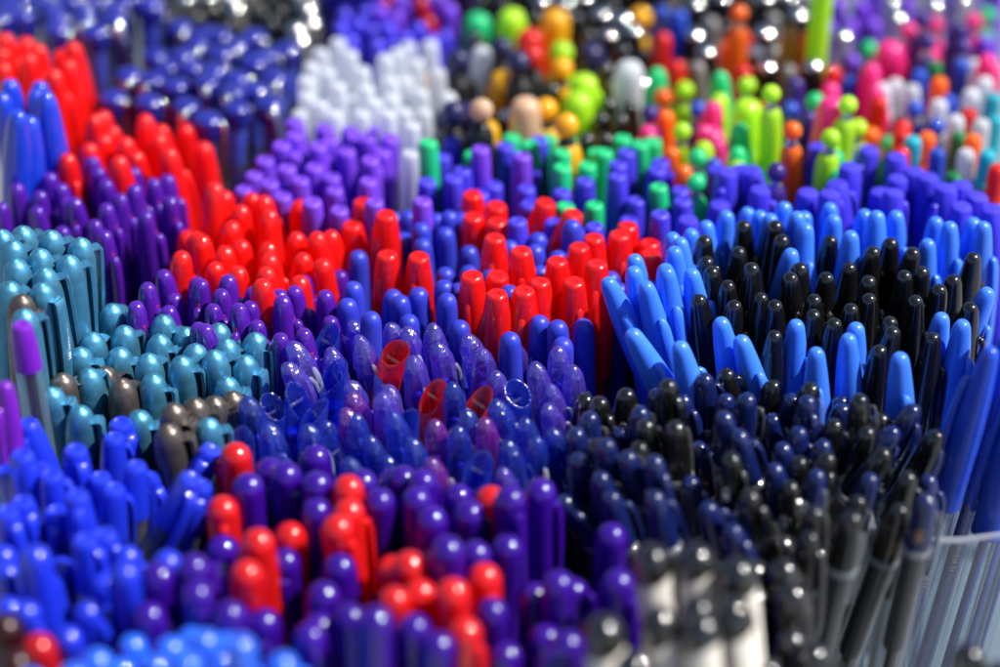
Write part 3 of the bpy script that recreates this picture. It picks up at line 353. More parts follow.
 ('stout_pen','white rounded cap','back centre bunch','white',[(50.2,811.9,153.9,None,'!the one white rounded cap')]),
 ('stout_pen','peach rounded cap','back centre bunch','peach',[(9.7,778.5,156.2,None,'!the one peach rounded cap')]),
 ('stout_pen','navy rounded cap','back centre bunch','navyball',[(36.5,837.9,148.4,None,'2nd from left'),(-12.1,785.3,149.9,None,'1st from left')]),
 ('chrome_pen','grey pen with chrome tip','behind navy caps','chrome',[(-146.5,930.5,143.0,-2.4,'1st from left, back row'),(-109.5,927.2,143.0,-2.9,'2nd from left, back row'),(-97.7,927.3,143.0,1.6,'3rd from left, back row'),
  (-131.7,910.5,143.0,-3,'1st from left, 5th row'),(-119.1,909.2,143.8,-1.7,'2nd from left, 5th row'),(-112.3,915.0,142.2,0.7,'3rd from left, 5th row'),
  (-84.6,914.4,143.0,-2.5,'4th from left, 5th row'),(-131.8,895.6,143.0,3.3,'1st from left, 4th row'),(-122.2,894.7,144.4,-3.6,'2nd from left, 4th row'),
  (-114.1,898.4,143.0,1.2,'3rd from left, 4th row'),(-106.9,903.5,142.0,-3,'4th from left, 4th row'),(-85.8,900.1,142.9,-1.6,'5th from left, 4th row'),
  (-110.0,885.6,143.0,3.1,'1st from left, 3rd row'),(-80.2,886.6,143.0,1,'2nd from left, 3rd row'),(-83.8,866.7,143.3,-2,'1st from left, 2nd row'),
  (-77.7,873.2,142.6,1.5,'2nd from left, 2nd row'),(-81.0,858.1,143.0,1.6,'alone in front row')]),
 ('round_cap_pen','dark round cap','behind navy caps','oblack',[(-134.3,921.4,143.0,-0.3,'1st from left, back row'),(-125.0,918.3,144.4,-1.9,'2nd from left, back row'),(-118.5,924.2,141.6,0.7,'3rd from left, back row'),
  (-89.9,921.7,143.0,-3.8,'4th from left, back row'),(-81.4,925.0,143.0,-1.6,'5th from left, back row'),(-140.7,911.4,143.0,2.7,'1st from left, 3rd row'),
  (-102.7,911.4,142.6,-3.6,'2nd from left, 3rd row'),(-93.9,907.5,143.0,3.5,'3rd from left, 3rd row'),(-96.4,896.8,143.0,1.9,'1st from left, 2nd row'),
  (-77.7,896.2,143.1,-2.7,'2nd from left, 2nd row'),(-137.7,885.2,139.7,-2.2,'2nd from left, front row'),(-125.2,877.8,143.0,-2.9,'3rd from left, front row'),
  (-119.2,884.5,143.0,-3.3,'4th from left, front row'),(-98.6,879.9,144.1,0.2,'6th from left, front row'),(-91.3,884.9,141.9,-1.8,'8th from left, front row'),
  (-139.1,876.7,139.5,-2,'1st from left, front row'),(-111.1,871.2,143.0,1.7,'5th from left, front row'),(-94.0,871.3,143.0,3.4,'7th from left, front row')]),
 ('chrome_pen','black pen with chrome tip','back centre','chromeb',[(-20.7,930.9,143.0,0.7,'1st from left, back row'),(-10.3,929.6,143.0,-3.9,'2nd from left, back row'),(-1.1,927.7,143.0,1.2,'3rd from left, back row'),
  (46.3,928.0,143.0,-2.4,'4th from left, back row'),(57.2,925.5,143.0,-2.4,'5th from left, back row'),(67.5,930.0,142.5,-2.2,'6th from left, back row'),
  (21.4,911.4,143.0,3.1,'1st from left, 7th row'),(32.8,905.2,143.7,-1.4,'2nd from left, 7th row'),(40.5,909.7,141.8,-3.7,'3rd from left, 7th row'),
  (16.9,894.8,143.2,-3.8,'1st from left, 6th row'),(26.8,891.8,143.0,-3.7,'2nd from left, 6th row'),(34.9,896.5,143.5,-1.9,'3rd from left, 6th row'),
  (41.9,880.6,143.0,1.9,'1st from left, 5th row'),(50.3,874.1,144.0,-1.4,'2nd from left, 5th row'),(44.7,862.2,142.6,2.8,'1st from left, 4th row'),
  (54.0,865.4,143.0,-1.6,'2nd from left, 4th row'),(-7.6,836.3,140.9,-1,'alone in 3rd row'),(12.2,818.4,142.9,-3.3,'1st from left, 2nd row'),
  (46.7,821.5,141.7,4,'2nd from left, 2nd row'),(55.4,823.3,141.5,-2.4,'3rd from left, 2nd row'),(3.8,791.2,144.4,-0.9,'1st from left, front row'),
  (13.5,794.1,140.8,-2.7,'2nd from left, front row')]),
 ('round_cap_pen','dark round cap','back centre','oblack',[(10.3,925.1,143.0,-2,'1st from left, back row'),(19.9,921.4,143.9,-3.8,'2nd from left, back row'),(27.9,925.4,142.1,-1.9,'3rd from left, back row'),
  (37.8,921.5,143.0,-3.7,'4th from left, back row'),(-15.3,906.1,143.0,3.6,'1st from left, 10th row'),(-5.1,910.6,143.0,-0.7,'2nd from left, 10th row'),
  (4.8,907.0,141.9,-0.9,'3rd from left, 10th row'),(12.5,902.6,143.9,-3.6,'4th from left, 10th row'),(51.3,908.4,143.3,-1.3,'5th from left, 10th row'),
  (59.2,912.7,142.7,-1.2,'6th from left, 10th row'),(-8.1,894.3,142.9,2.6,'1st from left, 9th row'),(0.7,892.1,143.1,-0.2,'2nd from left, 9th row'),
  (46.2,888.8,143.0,-1.8,'3rd from left, 9th row'),(14.7,879.4,143.0,-0.2,'1st from left, 8th row'),(30.9,877.8,143.0,-0.1,'2nd from left, 8th row'),
  (-10.2,853.8,145.4,-3.5,'1st from left, 7th row'),(25.8,868.1,140.7,-0,'2nd from left, 7th row'),(36.0,860.1,143.4,-0.7,'3rd from left, 7th row'),
  (49.8,848.2,143.0,2.6,'1st from left, 6th row'),(57.9,843.0,142.7,-1.7,'2nd from left, 6th row'),(41.9,829.1,144.9,0.8,'alone in 5th row'),
  (-12.8,821.7,141.3,-2.4,'1st from left, 4th row'),(20.0,813.6,143.8,-1.7,'2nd from left, 4th row'),(41.6,802.5,143.0,-1.7,'1st from left, 3rd row'),
  (50.4,799.8,143.0,-0.1,'2nd from left, 3rd row'),(38.4,790.3,143.4,-0.8,'1st from left, 2nd row'),(45.5,785.2,145.4,-2,'2nd from left, 2nd row'),
  (32.4,772.3,144.3,-0.5,'1st from left, front row'),(39.7,777.3,141.7,-2.1,'2nd from left, front row')]),
 ('chrome_pen','black pen with chrome tip','behind neon bunch','chromeb',[(85.8,931.1,143.0,-3.3,'1st from left, back row'),(95.6,925.2,143.0,-3.6,'2nd from left, back row'),(104.5,928.4,143.0,-2.9,'3rd from left, back row'),
  (114.9,925.3,142.1,2.5,'4th from left, back row'),(80.7,913.2,143.0,-1.8,'1st from left, 6th row'),(90.6,916.8,141.4,3.4,'2nd from left, 6th row'),
  (97.3,911.1,143.6,-1.4,'3rd from left, 6th row'),(124.9,910.3,143.0,-1.1,'4th from left, 6th row'),(81.6,890.4,143.0,-0.8,'1st from left, 5th row'),
  (93.5,896.0,143.0,0.6,'2nd from left, 5th row'),(110.8,896.6,143.0,-3.6,'3rd from left, 5th row'),(121.2,896.1,143.0,3.9,'4th from left, 5th row'),
  (123.4,880.4,143.0,-0.2,'alone in 4th row'),(79.5,860.7,143.5,2.3,'1st from left, 3rd row'),(108.1,863.8,143.0,-0.4,'2nd from left, 3rd row'),
  (82.7,847.2,143.0,-2.9,'1st from left, 2nd row'),(101.6,844.2,144.2,-2.6,'2nd from left, 2nd row'),(105.8,834.5,143.0,-0.5,'1st from left, front row'),
  (123.1,828.0,146.5,-3.9,'2nd from left, front row')]),
 ('round_cap_pen','grey round cap','behind neon bunch','greybody',[(74.6,924.4,143.5,-0.5,'1st from left, back row'),(121.4,919.2,143.9,3.7,'2nd from left, back row'),(71.0,904.8,143.0,-1.2,'1st from left, 5th row'),
  (105.8,908.4,144.0,3.5,'2nd from left, 5th row'),(117.0,905.1,143.0,2.3,'3rd from left, 5th row'),(129.0,890.6,143.0,-4,'alone in 4th row'),
  (86.2,873.0,143.0,-2.2,'1st from left, 3rd row'),(112.4,877.0,143.0,0.7,'2nd from left, 3rd row'),(65.3,848.0,141.6,-2.1,'1st from left, 2nd row'),
  (110.1,847.0,142.9,3.1,'2nd from left, 2nd row'),(121.3,852.1,138.8,2.8,'3rd from left, 2nd row'),(78.0,833.4,143.0,-3.7,'1st from left, front row'),
  (114.0,827.8,144.4,1.1,'2nd from left, front row')]),
 ('chrome_pen','purple pen with chrome tip','far right back corner','chromep',[(157.0,928.8,143.0,-1.4,'1st from left, back row'),(164.9,924.1,143.0,1.5,'2nd from left, back row'),(147.4,913.2,143.0,1.1,'1st from left, 4th row'),
  (168.1,907.1,143.0,3.1,'2nd from left, 4th row'),(177.2,906.7,143.0,3.6,'3rd from left, 4th row'),(200.2,907.2,143.0,2.6,'4th from left, 4th row'),
  (163.5,894.8,141.8,0.9,'1st from left, 3rd row'),(180.7,890.7,143.0,-2.3,'2nd from left, 3rd row'),(193.2,895.4,143.0,-2.6,'3rd from left, 3rd row'),
  (163.7,877.6,143.0,-0,'alone in 2nd row'),(139.1,861.9,143.1,-3.8,'alone in front row')]),
 ('round_cap_pen','purple round cap','far right back corner','purple',[(176.2,921.1,143.0,2.7,'1st from left, back row'),(186.7,922.0,143.0,1.8,'2nd from left, back row'),(197.3,926.4,143.0,1,'3rd from left, back row'),
  (205.1,921.6,143.0,-3.8,'4th from left, back row'),(136.4,903.8,143.0,-2.9,'1st from left, 5th row'),(158.8,905.3,143.0,0.7,'2nd from left, 5th row'),
  (187.9,909.4,143.0,-3.7,'3rd from left, 5th row'),(209.9,908.8,143.0,-3.2,'4th from left, 5th row'),(140.6,890.5,143.0,-1.9,'1st from left, 4th row'),
  (150.2,888.3,143.0,-1.4,'2nd from left, 4th row'),(169.2,888.0,144.2,2.2,'3rd from left, 4th row'),(134.7,869.8,142.9,-0.1,'1st from left, 3rd row'),
  (143.8,871.0,143.0,-0,'2nd from left, 3rd row'),(153.1,870.7,143.0,3.6,'3rd from left, 3rd row'),(195.7,854.1,143.9,-1.4,'alone in 2nd row'),
  (140.4,839.4,143.0,-0.5,'alone in front row')]),
 ('ball_pen','small dark ball-topped pen','neon bunch','nmix',[(72.3,815.8,143.0,1.8,'1st from left'),(103.6,800.7,142.7,3.8,'4th from left'),(111.4,798.3,143.8,-2.7,'5th from left'),
  (99.7,789.4,142.4,1.5,'2nd from left'),(100.3,771.5,143.0,-0.9,'3rd from left')]),
 ('felt_pen','dark blue felt-pen cap','back edge','cobalt',[(-68.6,931.4,143.0,2.7,'1st from left, back row'),(-59.4,926.9,143.0,1.3,'2nd from left, back row'),(-47.8,928.4,143.0,-0.6,'3rd from left, back row'),
  (-37.2,930.8,143.0,1.1,'4th from left, back row'),(-72.4,912.9,143.0,3.9,'1st from left, front row'),(-63.6,911.7,143.0,3.2,'2nd from left, front row'),
  (-54.9,909.8,143.0,1,'3rd from left, front row'),(-33.5,911.7,143.0,0.2,'4th from left, front row')]),
]

# ------------------------------------------------------------------ materials
def nodes(name):
    m = bpy.data.materials.new(name); m.use_nodes = True
    nt = m.node_tree; nt.nodes.clear()
    out = nt.nodes.new('ShaderNodeOutputMaterial')
    return m, nt, out

def varied(nt, c, var, dirt=0.12):
    """base colour with a little batch-to-batch variation per pen and faint uneven wear"""
    oi = nt.nodes.new('ShaderNodeObjectInfo')
    mr = nt.nodes.new('ShaderNodeMapRange'); mr.inputs[3].default_value = 1 - var; mr.inputs[4].default_value = 1 + var
    nt.links.new(oi.outputs['Random'], mr.inputs[0])
    tc = nt.nodes.new('ShaderNodeTexCoord')
    no = nt.nodes.new('ShaderNodeTexNoise'); no.inputs['Scale'].default_value = 180; no.inputs['Detail'].default_value = 4
    nt.links.new(tc.outputs['Object'], no.inputs['Vector'])
    m2 = nt.nodes.new('ShaderNodeMapRange'); m2.inputs[3].default_value = 1 - dirt; m2.inputs[4].default_value = 1 + dirt
    nt.links.new(no.outputs['Fac'], m2.inputs[0])
    mu = nt.nodes.new('ShaderNodeMath'); mu.operation = 'MULTIPLY'
    nt.links.new(mr.outputs[0], mu.inputs[0]); nt.links.new(m2.outputs[0], mu.inputs[1])
    hs = nt.nodes.new('ShaderNodeHueSaturation'); hs.inputs['Color'].default_value = (*c, 1)
    nt.links.new(mu.outputs[0], hs.inputs['Value'])
    return hs.outputs['Color'], tc

def bumped(nt, tc, scale, strength, dist=0.0002):
    no = nt.nodes.new('ShaderNodeTexNoise'); no.inputs['Scale'].default_value = scale; no.inputs['Detail'].default_value = 3
    nt.links.new(tc.outputs['Object'], no.inputs['Vector'])
    b = nt.nodes.new('ShaderNodeBump'); b.inputs['Strength'].default_value = strength; b.inputs['Distance'].default_value = dist
    nt.links.new(no.outputs['Fac'], b.inputs['Height'])
    return b.outputs['Normal']

def plastic(name, c, rough=0.3, metal=0.0, sss=0.0, coat=0.0, var=0.08, bump=(900, 0.06), spec=0.5, glow=0.0):
    m, nt, out = nodes(name)
    p = nt.nodes.new('ShaderNodeBsdfPrincipled')
    co, tc = varied(nt, c, var)
    nt.links.new(co, p.inputs['Base Color'])
    p.inputs['Roughness'].default_value = rough
    rn = nt.nodes.new('ShaderNodeTexNoise'); rn.inputs['Scale'].default_value = 320; rn.inputs['Detail'].default_value = 6; rn.inputs['Roughness'].default_value = 0.7
    nt.links.new(tc.outputs['Object'], rn.inputs['Vector'])                   # handling marks: unevenly dulled gloss
    rm = nt.nodes.new('ShaderNodeMapRange'); rm.inputs[1].default_value = 0.3; rm.inputs[2].default_value = 0.7
    rm.inputs[3].default_value = rough * 0.75; rm.inputs[4].default_value = min(1, rough * 1.5)
    nt.links.new(rn.outputs['Fac'], rm.inputs[0]); nt.links.new(rm.outputs[0], p.inputs['Roughness'])
    p.inputs['Metallic'].default_value = metal
    p.inputs['Specular IOR Level'].default_value = spec
    p.inputs['Coat Weight'].default_value = coat; p.inputs['Coat Roughness'].default_value = 0.05; p.inputs['Coat IOR'].default_value = 1.7
    if sss:
        p.inputs['Subsurface Weight'].default_value = sss
        p.inputs['Subsurface Radius'].default_value = (1, 0.6, 0.8); p.inputs['Subsurface Scale'].default_value = 0.002
    nt.links.new(bumped(nt, tc, bump[0], bump[1]), p.inputs['Normal'])
    last = p.outputs[0]
    if glow:                                   # light passing through thin coloured plastic
        t = nt.nodes.new('ShaderNodeBsdfTranslucent'); nt.links.new(co, t.inputs[0])
        mx = nt.nodes.new('ShaderNodeMixShader'); mx.inputs[0].default_value = glow
        nt.links.new(last, mx.inputs[1]); nt.links.new(t.outputs[0], mx.inputs[2]); last = mx.outputs[0]
    nt.links.new(last, out.inputs[0])
    return m

def clear(name, c, body=0.15, rough=0.05, bump=(300, 0.3), bc=None, f0=0.06):
    """clear tinted plastic wall: tinted see-through, glossy by Fresnel, a little milky"""
    m, nt, out = nodes(name)
    tc = nt.nodes.new('ShaderNodeTexCoord')
    nrm = bumped(nt, tc, bump[0], min(bump[1], 1.0), 0.0011 if bump[1] > 0.7 else 0.0004)
    lw = nt.nodes.new('ShaderNodeLayerWeight'); lw.inputs['Blend'].default_value = 0.35
    mc = nt.nodes.new('ShaderNodeMix'); mc.data_type = 'RGBA'
    mc.inputs[6].default_value = (*c, 1); mc.inputs[7].default_value = (*[x ** 2.2 for x in c], 1)
    nt.links.new(lw.outputs['Facing'], mc.inputs[0])
    tr = nt.nodes.new('ShaderNodeBsdfTransparent'); nt.links.new(mc.outputs[2], tr.inputs[0])
    gl = nt.nodes.new('ShaderNodeBsdfGlossy'); gl.inputs['Roughness'].default_value = rough; gl.inputs[0].default_value = (1, 1, 1, 1)
    nt.links.new(nrm, gl.inputs['Normal'])
    df = nt.nodes.new('ShaderNodeBsdfDiffuse'); df.inputs[0].default_value = (*(bc or c), 1)
    tl = nt.nodes.new('ShaderNodeBsdfTranslucent'); tl.inputs[0].default_value = (*(bc or c), 1)
    mb = nt.nodes.new('ShaderNodeMixShader'); mb.inputs[0].default_value = 0.5
    nt.links.new(df.outputs[0], mb.inputs[1]); nt.links.new(tl.outputs[0], mb.inputs[2])
    m1 = nt.nodes.new('ShaderNodeMixShader'); m1.inputs[0].default_value = body
    nt.links.new(tr.outputs[0], m1.inputs[1]); nt.links.new(mb.outputs[0], m1.inputs[2])
    fa = nt.nodes.new('ShaderNodeLayerWeight'); fa.inputs['Blend'].default_value = 0.5      # Schlick's Fresnel, the same from both sides of the wall
    nt.links.new(nrm, fa.inputs['Normal'])
    pw = nt.nodes.new('ShaderNodeMath'); pw.operation = 'POWER'; pw.inputs[1].default_value = 5
    nt.links.new(fa.outputs['Facing'], pw.inputs[0])
    fr = nt.nodes.new('ShaderNodeMapRange'); fr.inputs[3].default_value = f0; fr.inputs[4].default_value = 1.0
    nt.links.new(pw.outputs[0], fr.inputs[0])
    m2 = nt.nodes.new('ShaderNodeMixShader')
    nt.links.new(fr.outputs[0], m2.inputs[0]); nt.links.new(m1.outputs[0], m2.inputs[1]); nt.links.new(gl.outputs[0], m2.inputs[2])
    nt.links.new(m2.outputs[0], out.inputs[0])
    return m

M = {}
M['teal'] = plastic('teal metallic lacquer', (0.085, 0.32, 0.50), 0.40, 0.7, bump=(2500, 0.3), coat=0.12)
M['grey'] = plastic('grey brown metallic lacquer', (0.15, 0.125, 0.11), 0.36, 0.75, bump=(2500, 0.3), coat=0.15)
M['violet'] = plastic('violet gloss plastic', (0.105, 0.014, 0.44), 0.2, glow=0.3, coat=0.9)
M['red'] = plastic('red plastic', (0.90, 0.010, 0.008), 0.28, sss=0.15, coat=0.6, glow=0.3)
M['royal'] = plastic('royal blue gloss plastic', (0.012, 0.05, 0.60), 0.2, sss=0.2, coat=0.7)
M['navy'] = plastic('navy gloss plastic', (0.02, 0.024, 0.34), 0.2, coat=1.0, glow=0.2)
M['white'] = plastic('white frosted plastic', (0.74, 0.77, 0.83), 0.5, glow=0.5)
M['purple'] = plastic('matte purple plastic', (0.16, 0.045, 0.62), 0.42, sss=0.2)
M['cobalt'] = plastic('matte cobalt plastic', (0.055, 0.04, 0.62), 0.4, sss=0.2)
M['blue'] = plastic('matte blue plastic', (0.03, 0.045, 0.50), 0.36, sss=0.15)
M['green'] = plastic('matte green plastic', (0.01, 0.48, 0.18), 0.4, sss=0.2)
M['fblue'] = plastic('satin blue plastic', (0.012, 0.032, 0.62), 0.3, sss=0.08, coat=0.5)
M['bblue'] = plastic('bright blue polypropylene', (0.05, 0.21, 0.92), 0.28, sss=0.3, coat=0.2)
M['black'] = plastic('black gloss plastic', (0.006, 0.006, 0.007), 0.2, coat=0.5)
M['oblack'] = plastic('black gloss plastic round', (0.008, 0.007, 0.006), 0.2, coat=1.0)
M['tviolet'] = plastic('translucent violet plastic', (0.052, 0.005, 0.36), 0.2, glow=0.35, coat=0.85)
M['tred'] = plastic('translucent red plastic', (0.80, 0.012, 0.012), 0.2, glow=0.3, coat=1.0)
M['sky'] = plastic('light blue gloss plastic', (0.02, 0.13, 0.80), 0.2, sss=0.2, coat=1.0)
M['dred'] = plastic('dark red plastic', (0.42, 0.008, 0.01), 0.2)
M['maroon'] = plastic('maroon black plastic', (0.03, 0.004, 0.005), 0.3)
M['purplecap'] = plastic('purple satin plastic', (0.16, 0.012, 0.42), 0.3, sss=0.2)
M['gnavy'] = plastic('navy translucent plastic', (0.007, 0.015, 0.105), 0.2, glow=0.15, coat=0.85)
M['gblack'] = plastic('smoky black plastic', (0.007, 0.007, 0.006), 0.2, glow=0.1, coat=0.85)
for k, c in dict(lime=(0.55, 0.92, 0.03), orange=(1.0, 0.20, 0.008), pink=(1.0, 0.05, 0.35), ngreen=(0.03, 0.75, 0.30), nblue=(0.03, 0.12, 0.70),
                 nred=(0.80, 0.02, 0.015), dpurple=(0.07, 0.03, 0.30), yellow=(1.0, 0.55, 0.01), peach=(0.80, 0.55, 0.36), navyball=(0.03, 0.03, 0.14),
                 ochre=(0.55, 0.28, 0.01), nteal=(0.02, 0.55, 0.68), dgreen=(0.01, 0.30, 0.08)).items():
    M[k] = plastic(k + ' plastic', c, 0.3, sss=0.1, coat=0.6, glow=0.4)
M['chrome'] = plastic('polished chrome', (0.75, 0.75, 0.75), 0.08, 1.0, bump=(300, 0.05))
M['gold'] = plastic('gold foil print', (0.80, 0.50, 0.16), 0.3, 1.0)
M['print'] = plastic('white ink print', (0.85, 0.88, 0.9), 0.5)
M['cream'] = plastic('cream white plastic', (0.80, 0.75, 0.68), 0.35, glow=0.2)
M['dark'] = plastic('dark ink', (0.010, 0.010, 0.012), 0.35)
M['greybody'] = plastic('grey body', (0.17, 0.165, 0.16), 0.25, coat=0.8)
M['cviolet'] = clear('clear violet blue plastic', (0.54, 0.44, 1.0), 0.34, bc=(0.22, 0.12, 0.90), bump=(380, 1.0), rough=0.2, f0=0.17)
M['cmagenta'] = clear('clear magenta plastic', (0.80, 0.34, 0.93), 0.40, bc=(0.38, 0.04, 0.55), bump=(380, 1.0), rough=0.2, f0=0.17)
M['cblue'] = clear('clear blue plastic', (0.38, 0.52, 0.98), 0.24, bc=(0.04, 0.11, 0.80), bump=(340, 1.0), rough=0.2, f0=0.11)
M['cred'] = clear('clear red plastic', (0.98, 0.16, 0.22), 0.38, bc=(0.88, 0.012, 0.04), bump=(260, 0.8), rough=0.3, f0=0.08)
M['frost'] = clear('frosted white plastic', (0.94, 0.97, 1.0), 0.72, bc=(0.90, 0.93, 0.98), rough=0.3)
M['shadeblue'] = plastic('shaded blue polypropylene', (0.018, 0.075, 0.62), 0.28, sss=0.2, coat=0.2)  # bright blue caps again, their shade in the cup put into the colour
M['clear'] = clear('clear plastic', (0.95, 0.97, 0.98), 0.05)
M['acrylic'] = clear('clear acrylic sheet', (0.90, 0.95, 0.98), 0.03, bump=(15, 0.1))
M['milky'] = clear('milky plastic', (0.90, 0.92, 0.96), 0.35, bc=(0.72, 0.75, 0.82))

# ------------------------------------------------------------------ mesh helpers
def finish(bm, name, mat, angle=38):
    bmesh.ops.recalc_face_normals(bm, faces=bm.faces)
    me = bpy.data.meshes.new(name); bm.to_mesh(me); bm.free()
    for p in me.polygons: p.use_smooth = True
    me.set_sharp_from_angle(angle=math.radians(angle))
    me.materials.append(M[mat])
    return me

def arc(r, h, n=7, r0=0.0, z0=0.0):
    """quarter ellipse from the tip (r0) out to radius r, height h"""
    return [(r0 + (r - r0) * math.sin(PI / 2 * i / n), z0 - h * (1 - math.cos(PI / 2 * i / n))) for i in range(n + 1)]

def ogive(prof, n=24):
    """smooth curve through (r, z) points (Catmull-Rom)"""
    out = []
    P = [prof[0]] + prof + [prof[-1]]
    for i in range(1, len(P) - 2):
        for s in range(4):
            t = s / 4
            q = []
            for k in (0, 1):
                a, b, c, d = P[i - 1][k], P[i][k], P[i + 1][k], P[i + 2][k]
                q.append(0.5 * (2 * b + (c - a) * t + (2 * a - 5 * b + 4 * c - d) * t * t + (3 * b - a - 3 * c + d) * t ** 3))
            out.append((max(q[0], 0.0), q[1]))
    out.append(prof[-1])
    return out

def lathe(bm, prof, seg=24, ox=0, oy=0, facet=0.0, nf=6, closed=True):
    rings = []
    for r, z in prof:
        if r < 1e-6:
            rings.append([bm.verts.new((ox * MM, oy * MM, z * MM))])
        else:
            ring = []
            for i in range(seg):
                a = 2 * PI * i / seg
                k = 1 - facet * (0.5 + 0.5 * math.cos(nf * a))
                ring.append(bm.verts.new(((ox + r * k * math.cos(a)) * MM, (oy + r * k * math.sin(a)) * MM, z * MM)))
            rings.append(ring)
    for A, B in zip(rings, rings[1:]):
        if len(A) == 1 and len(B) == 1: continue
        for i in range(seg):
            j = (i + 1) % seg
            if len(A) == 1: bm.faces.new((A[0], B[j], B[i]))
            elif len(B) == 1: bm.faces.new((A[i], A[j], B[0]))
            else: bm.faces.new((A[i], A[j], B[j], B[i]))
    if closed:
        for ring in (rings[0], rings[-1]):
            if len(ring) > 1:
                try: bm.faces.new(ring)
                except ValueError: pass
    return rings

def bar(bm, path, w, t, round_tip=True):
    """clip: a strip swept along (x, z) points in the xz plane, width w in y, thickness t in x, crowned outside"""
    cs = [(-0.5, -0.5), (0.2, -0.5), (0.5, -0.28), (0.6, 0), (0.5, 0.28), (0.2, 0.5), (-0.5, 0.5)]
    rings = []
    for i, (x, z) in enumerate(path):
        k = 1.0
        if round_tip and i == 0: k = 0.35
        if round_tip and i == 1: k = 0.8
        rings.append([bm.verts.new(((x + a * t * (0.5 + 0.5 * k)) * MM, b * w * k * MM, z * MM)) for a, b in cs])
    n = len(cs)
    for A, B in zip(rings, rings[1:]):
        for i in range(n):
            j = (i + 1) % n
            bm.faces.new((A[i], A[j], B[j], B[i]))
    bm.faces.new(rings[0]); bm.faces.new(rings[-1])

def box(bm, c, s):
    r = bmesh.ops.create_cube(bm, size=1)
    for v in r['verts']:
        v.co = Vector(((c[0] + v.co.x * s[0]) * MM, (c[1] + v.co.y * s[1]) * MM, (c[2] + v.co.z * s[2]) * MM))

def text_mesh(s, size, mat):
    """flat lettering as a mesh, in the xy plane, size in mm"""
    cu = bpy.data.curves.new('lettering', 'FONT'); cu.body = s; cu.size = size * MM; cu.align_x = 'CENTER'; cu.align_y = 'CENTER'; cu.extrude = 0.00004
    o = bpy.data.objects.new('lettering_source', cu); sc.collection.objects.link(o)
    me = bpy.data.meshes.new_from_object(o.evaluated_get(bpy.context.evaluated_depsgraph_get()))
    bpy.data.objects.remove(o); bpy.data.curves.remove(cu)
    me.materials.clear(); me.materials.append(M[mat])
    return me

CACHE = {}
def mesh(key, fn):
    if key not in CACHE: CACHE[key] = fn()
    return CACHE[key]

def L(prof, mat, name, **k):
    def f():
        bm = bmesh.new(); lathe(bm, prof, **k); return finish(bm, name, mat)
    return f
def B(path, w, t, mat, name, round_tip=True):
    def f():
        bm = bmesh.new(); bar(bm, path, w, t, round_tip); return finish(bm, name, mat, 50)
    return f

def barrel_mesh(r, mat, facet=0.0, hollow=False):
    """unit-length barrel, top at z=0, stretched down to the shelf by its z scale"""
    def f():
        bm = bmesh.new()
        pr = [(r - 0.25, 0), (r, -6), (r, -960), (r * 0.75, -1000)]
        lathe(bm, pr, seg=24 if facet else 18, facet=facet, closed=not hollow)
        return finish(bm, 'barrel', mat)
    return mesh(('barrel', r, mat, facet, hollow), f)

# ------------------------------------------------------------------ pen kinds
# each returns (list of parts, barrel tuple, clip heading in degrees (0 = to the right, 90 = away) and its spread)
# part = (name, mesh, [ (subname, mesh) ... ])   barrel = (radius, depth below tip, material, facet, ink_radius or None, ink material)
def slanted_shell(r, wall, slope, depth, mat):
    bm = bmesh.new(); seg = 44
    def ring(rad, top, zoff=0):
        out = []
        for i in range(seg):
            a = 2 * PI * i / seg
            x, y = rad * math.cos(a), rad * math.sin(a)
            z = -(x / r + 1) * 0.5 * slope if top else zoff
            if top: z += zoff - 0.05 * slope * (x / r) ** 2
            out.append(bm.verts.new((x * MM, y * MM, z * MM)))
        return out
    o_b = ring(r * 1.03, False, -depth); o_m = ring(r, True, -1.2); o_t = ring(r - wall * 0.42, True, -0.25); i_t = ring(r - wall * 0.58, True, -0.25)
    i_m = ring(r - wall, True, -1.4); i_b = ring(r - wall * 1.1, False, -slope - 7)
    for A, Bq in ((o_b, o_m), (o_m, o_t), (o_t, i_t), (i_t, i_m), (i_m, i_b)):
        for i in range(seg):
            j = (i + 1) % seg; bm.faces.new((A[i], A[j], Bq[j], Bq[i]))
    bm.faces.new(i_b)
    for k in range(3):                                          # moulded ribs on the inside wall
        a = PI + (k - 1) * 0.6
        box(bm, ((r - wall - 0.2) * math.cos(a), (r - wall - 0.2) * math.sin(a), -slope * 0.62 - 4), (0.5, 0.5, slope * 0.55))
    return finish(bm, 'cap', mat, 45)

def slanted_dome(r, h, shift, depth, mat):
    bm = bmesh.new()
    pr = arc(r, h, 9) + [(r * 1.02, -h - 6), (r * 1.04, -depth)]
    lathe(bm, pr, seg=40, closed=False)
    for v in bm.verts:
        z = -v.co.z / MM
        k = max(0.0, 1 - z / h) if z < h else 0
        v.co.x += shift * k * MM
        v.co.z -= max(0, -v.co.x / MM * 0.0)
        a = math.atan2(v.co.y, v.co.x)
        if z > 0.6: v.co.xy *= 1.05 - 0.17 * abs(math.sin(3.5 * a + 0.4)) * min(1, z / 4)       # moulded flutes
    return finish(bm, 'cap', mat, 28)

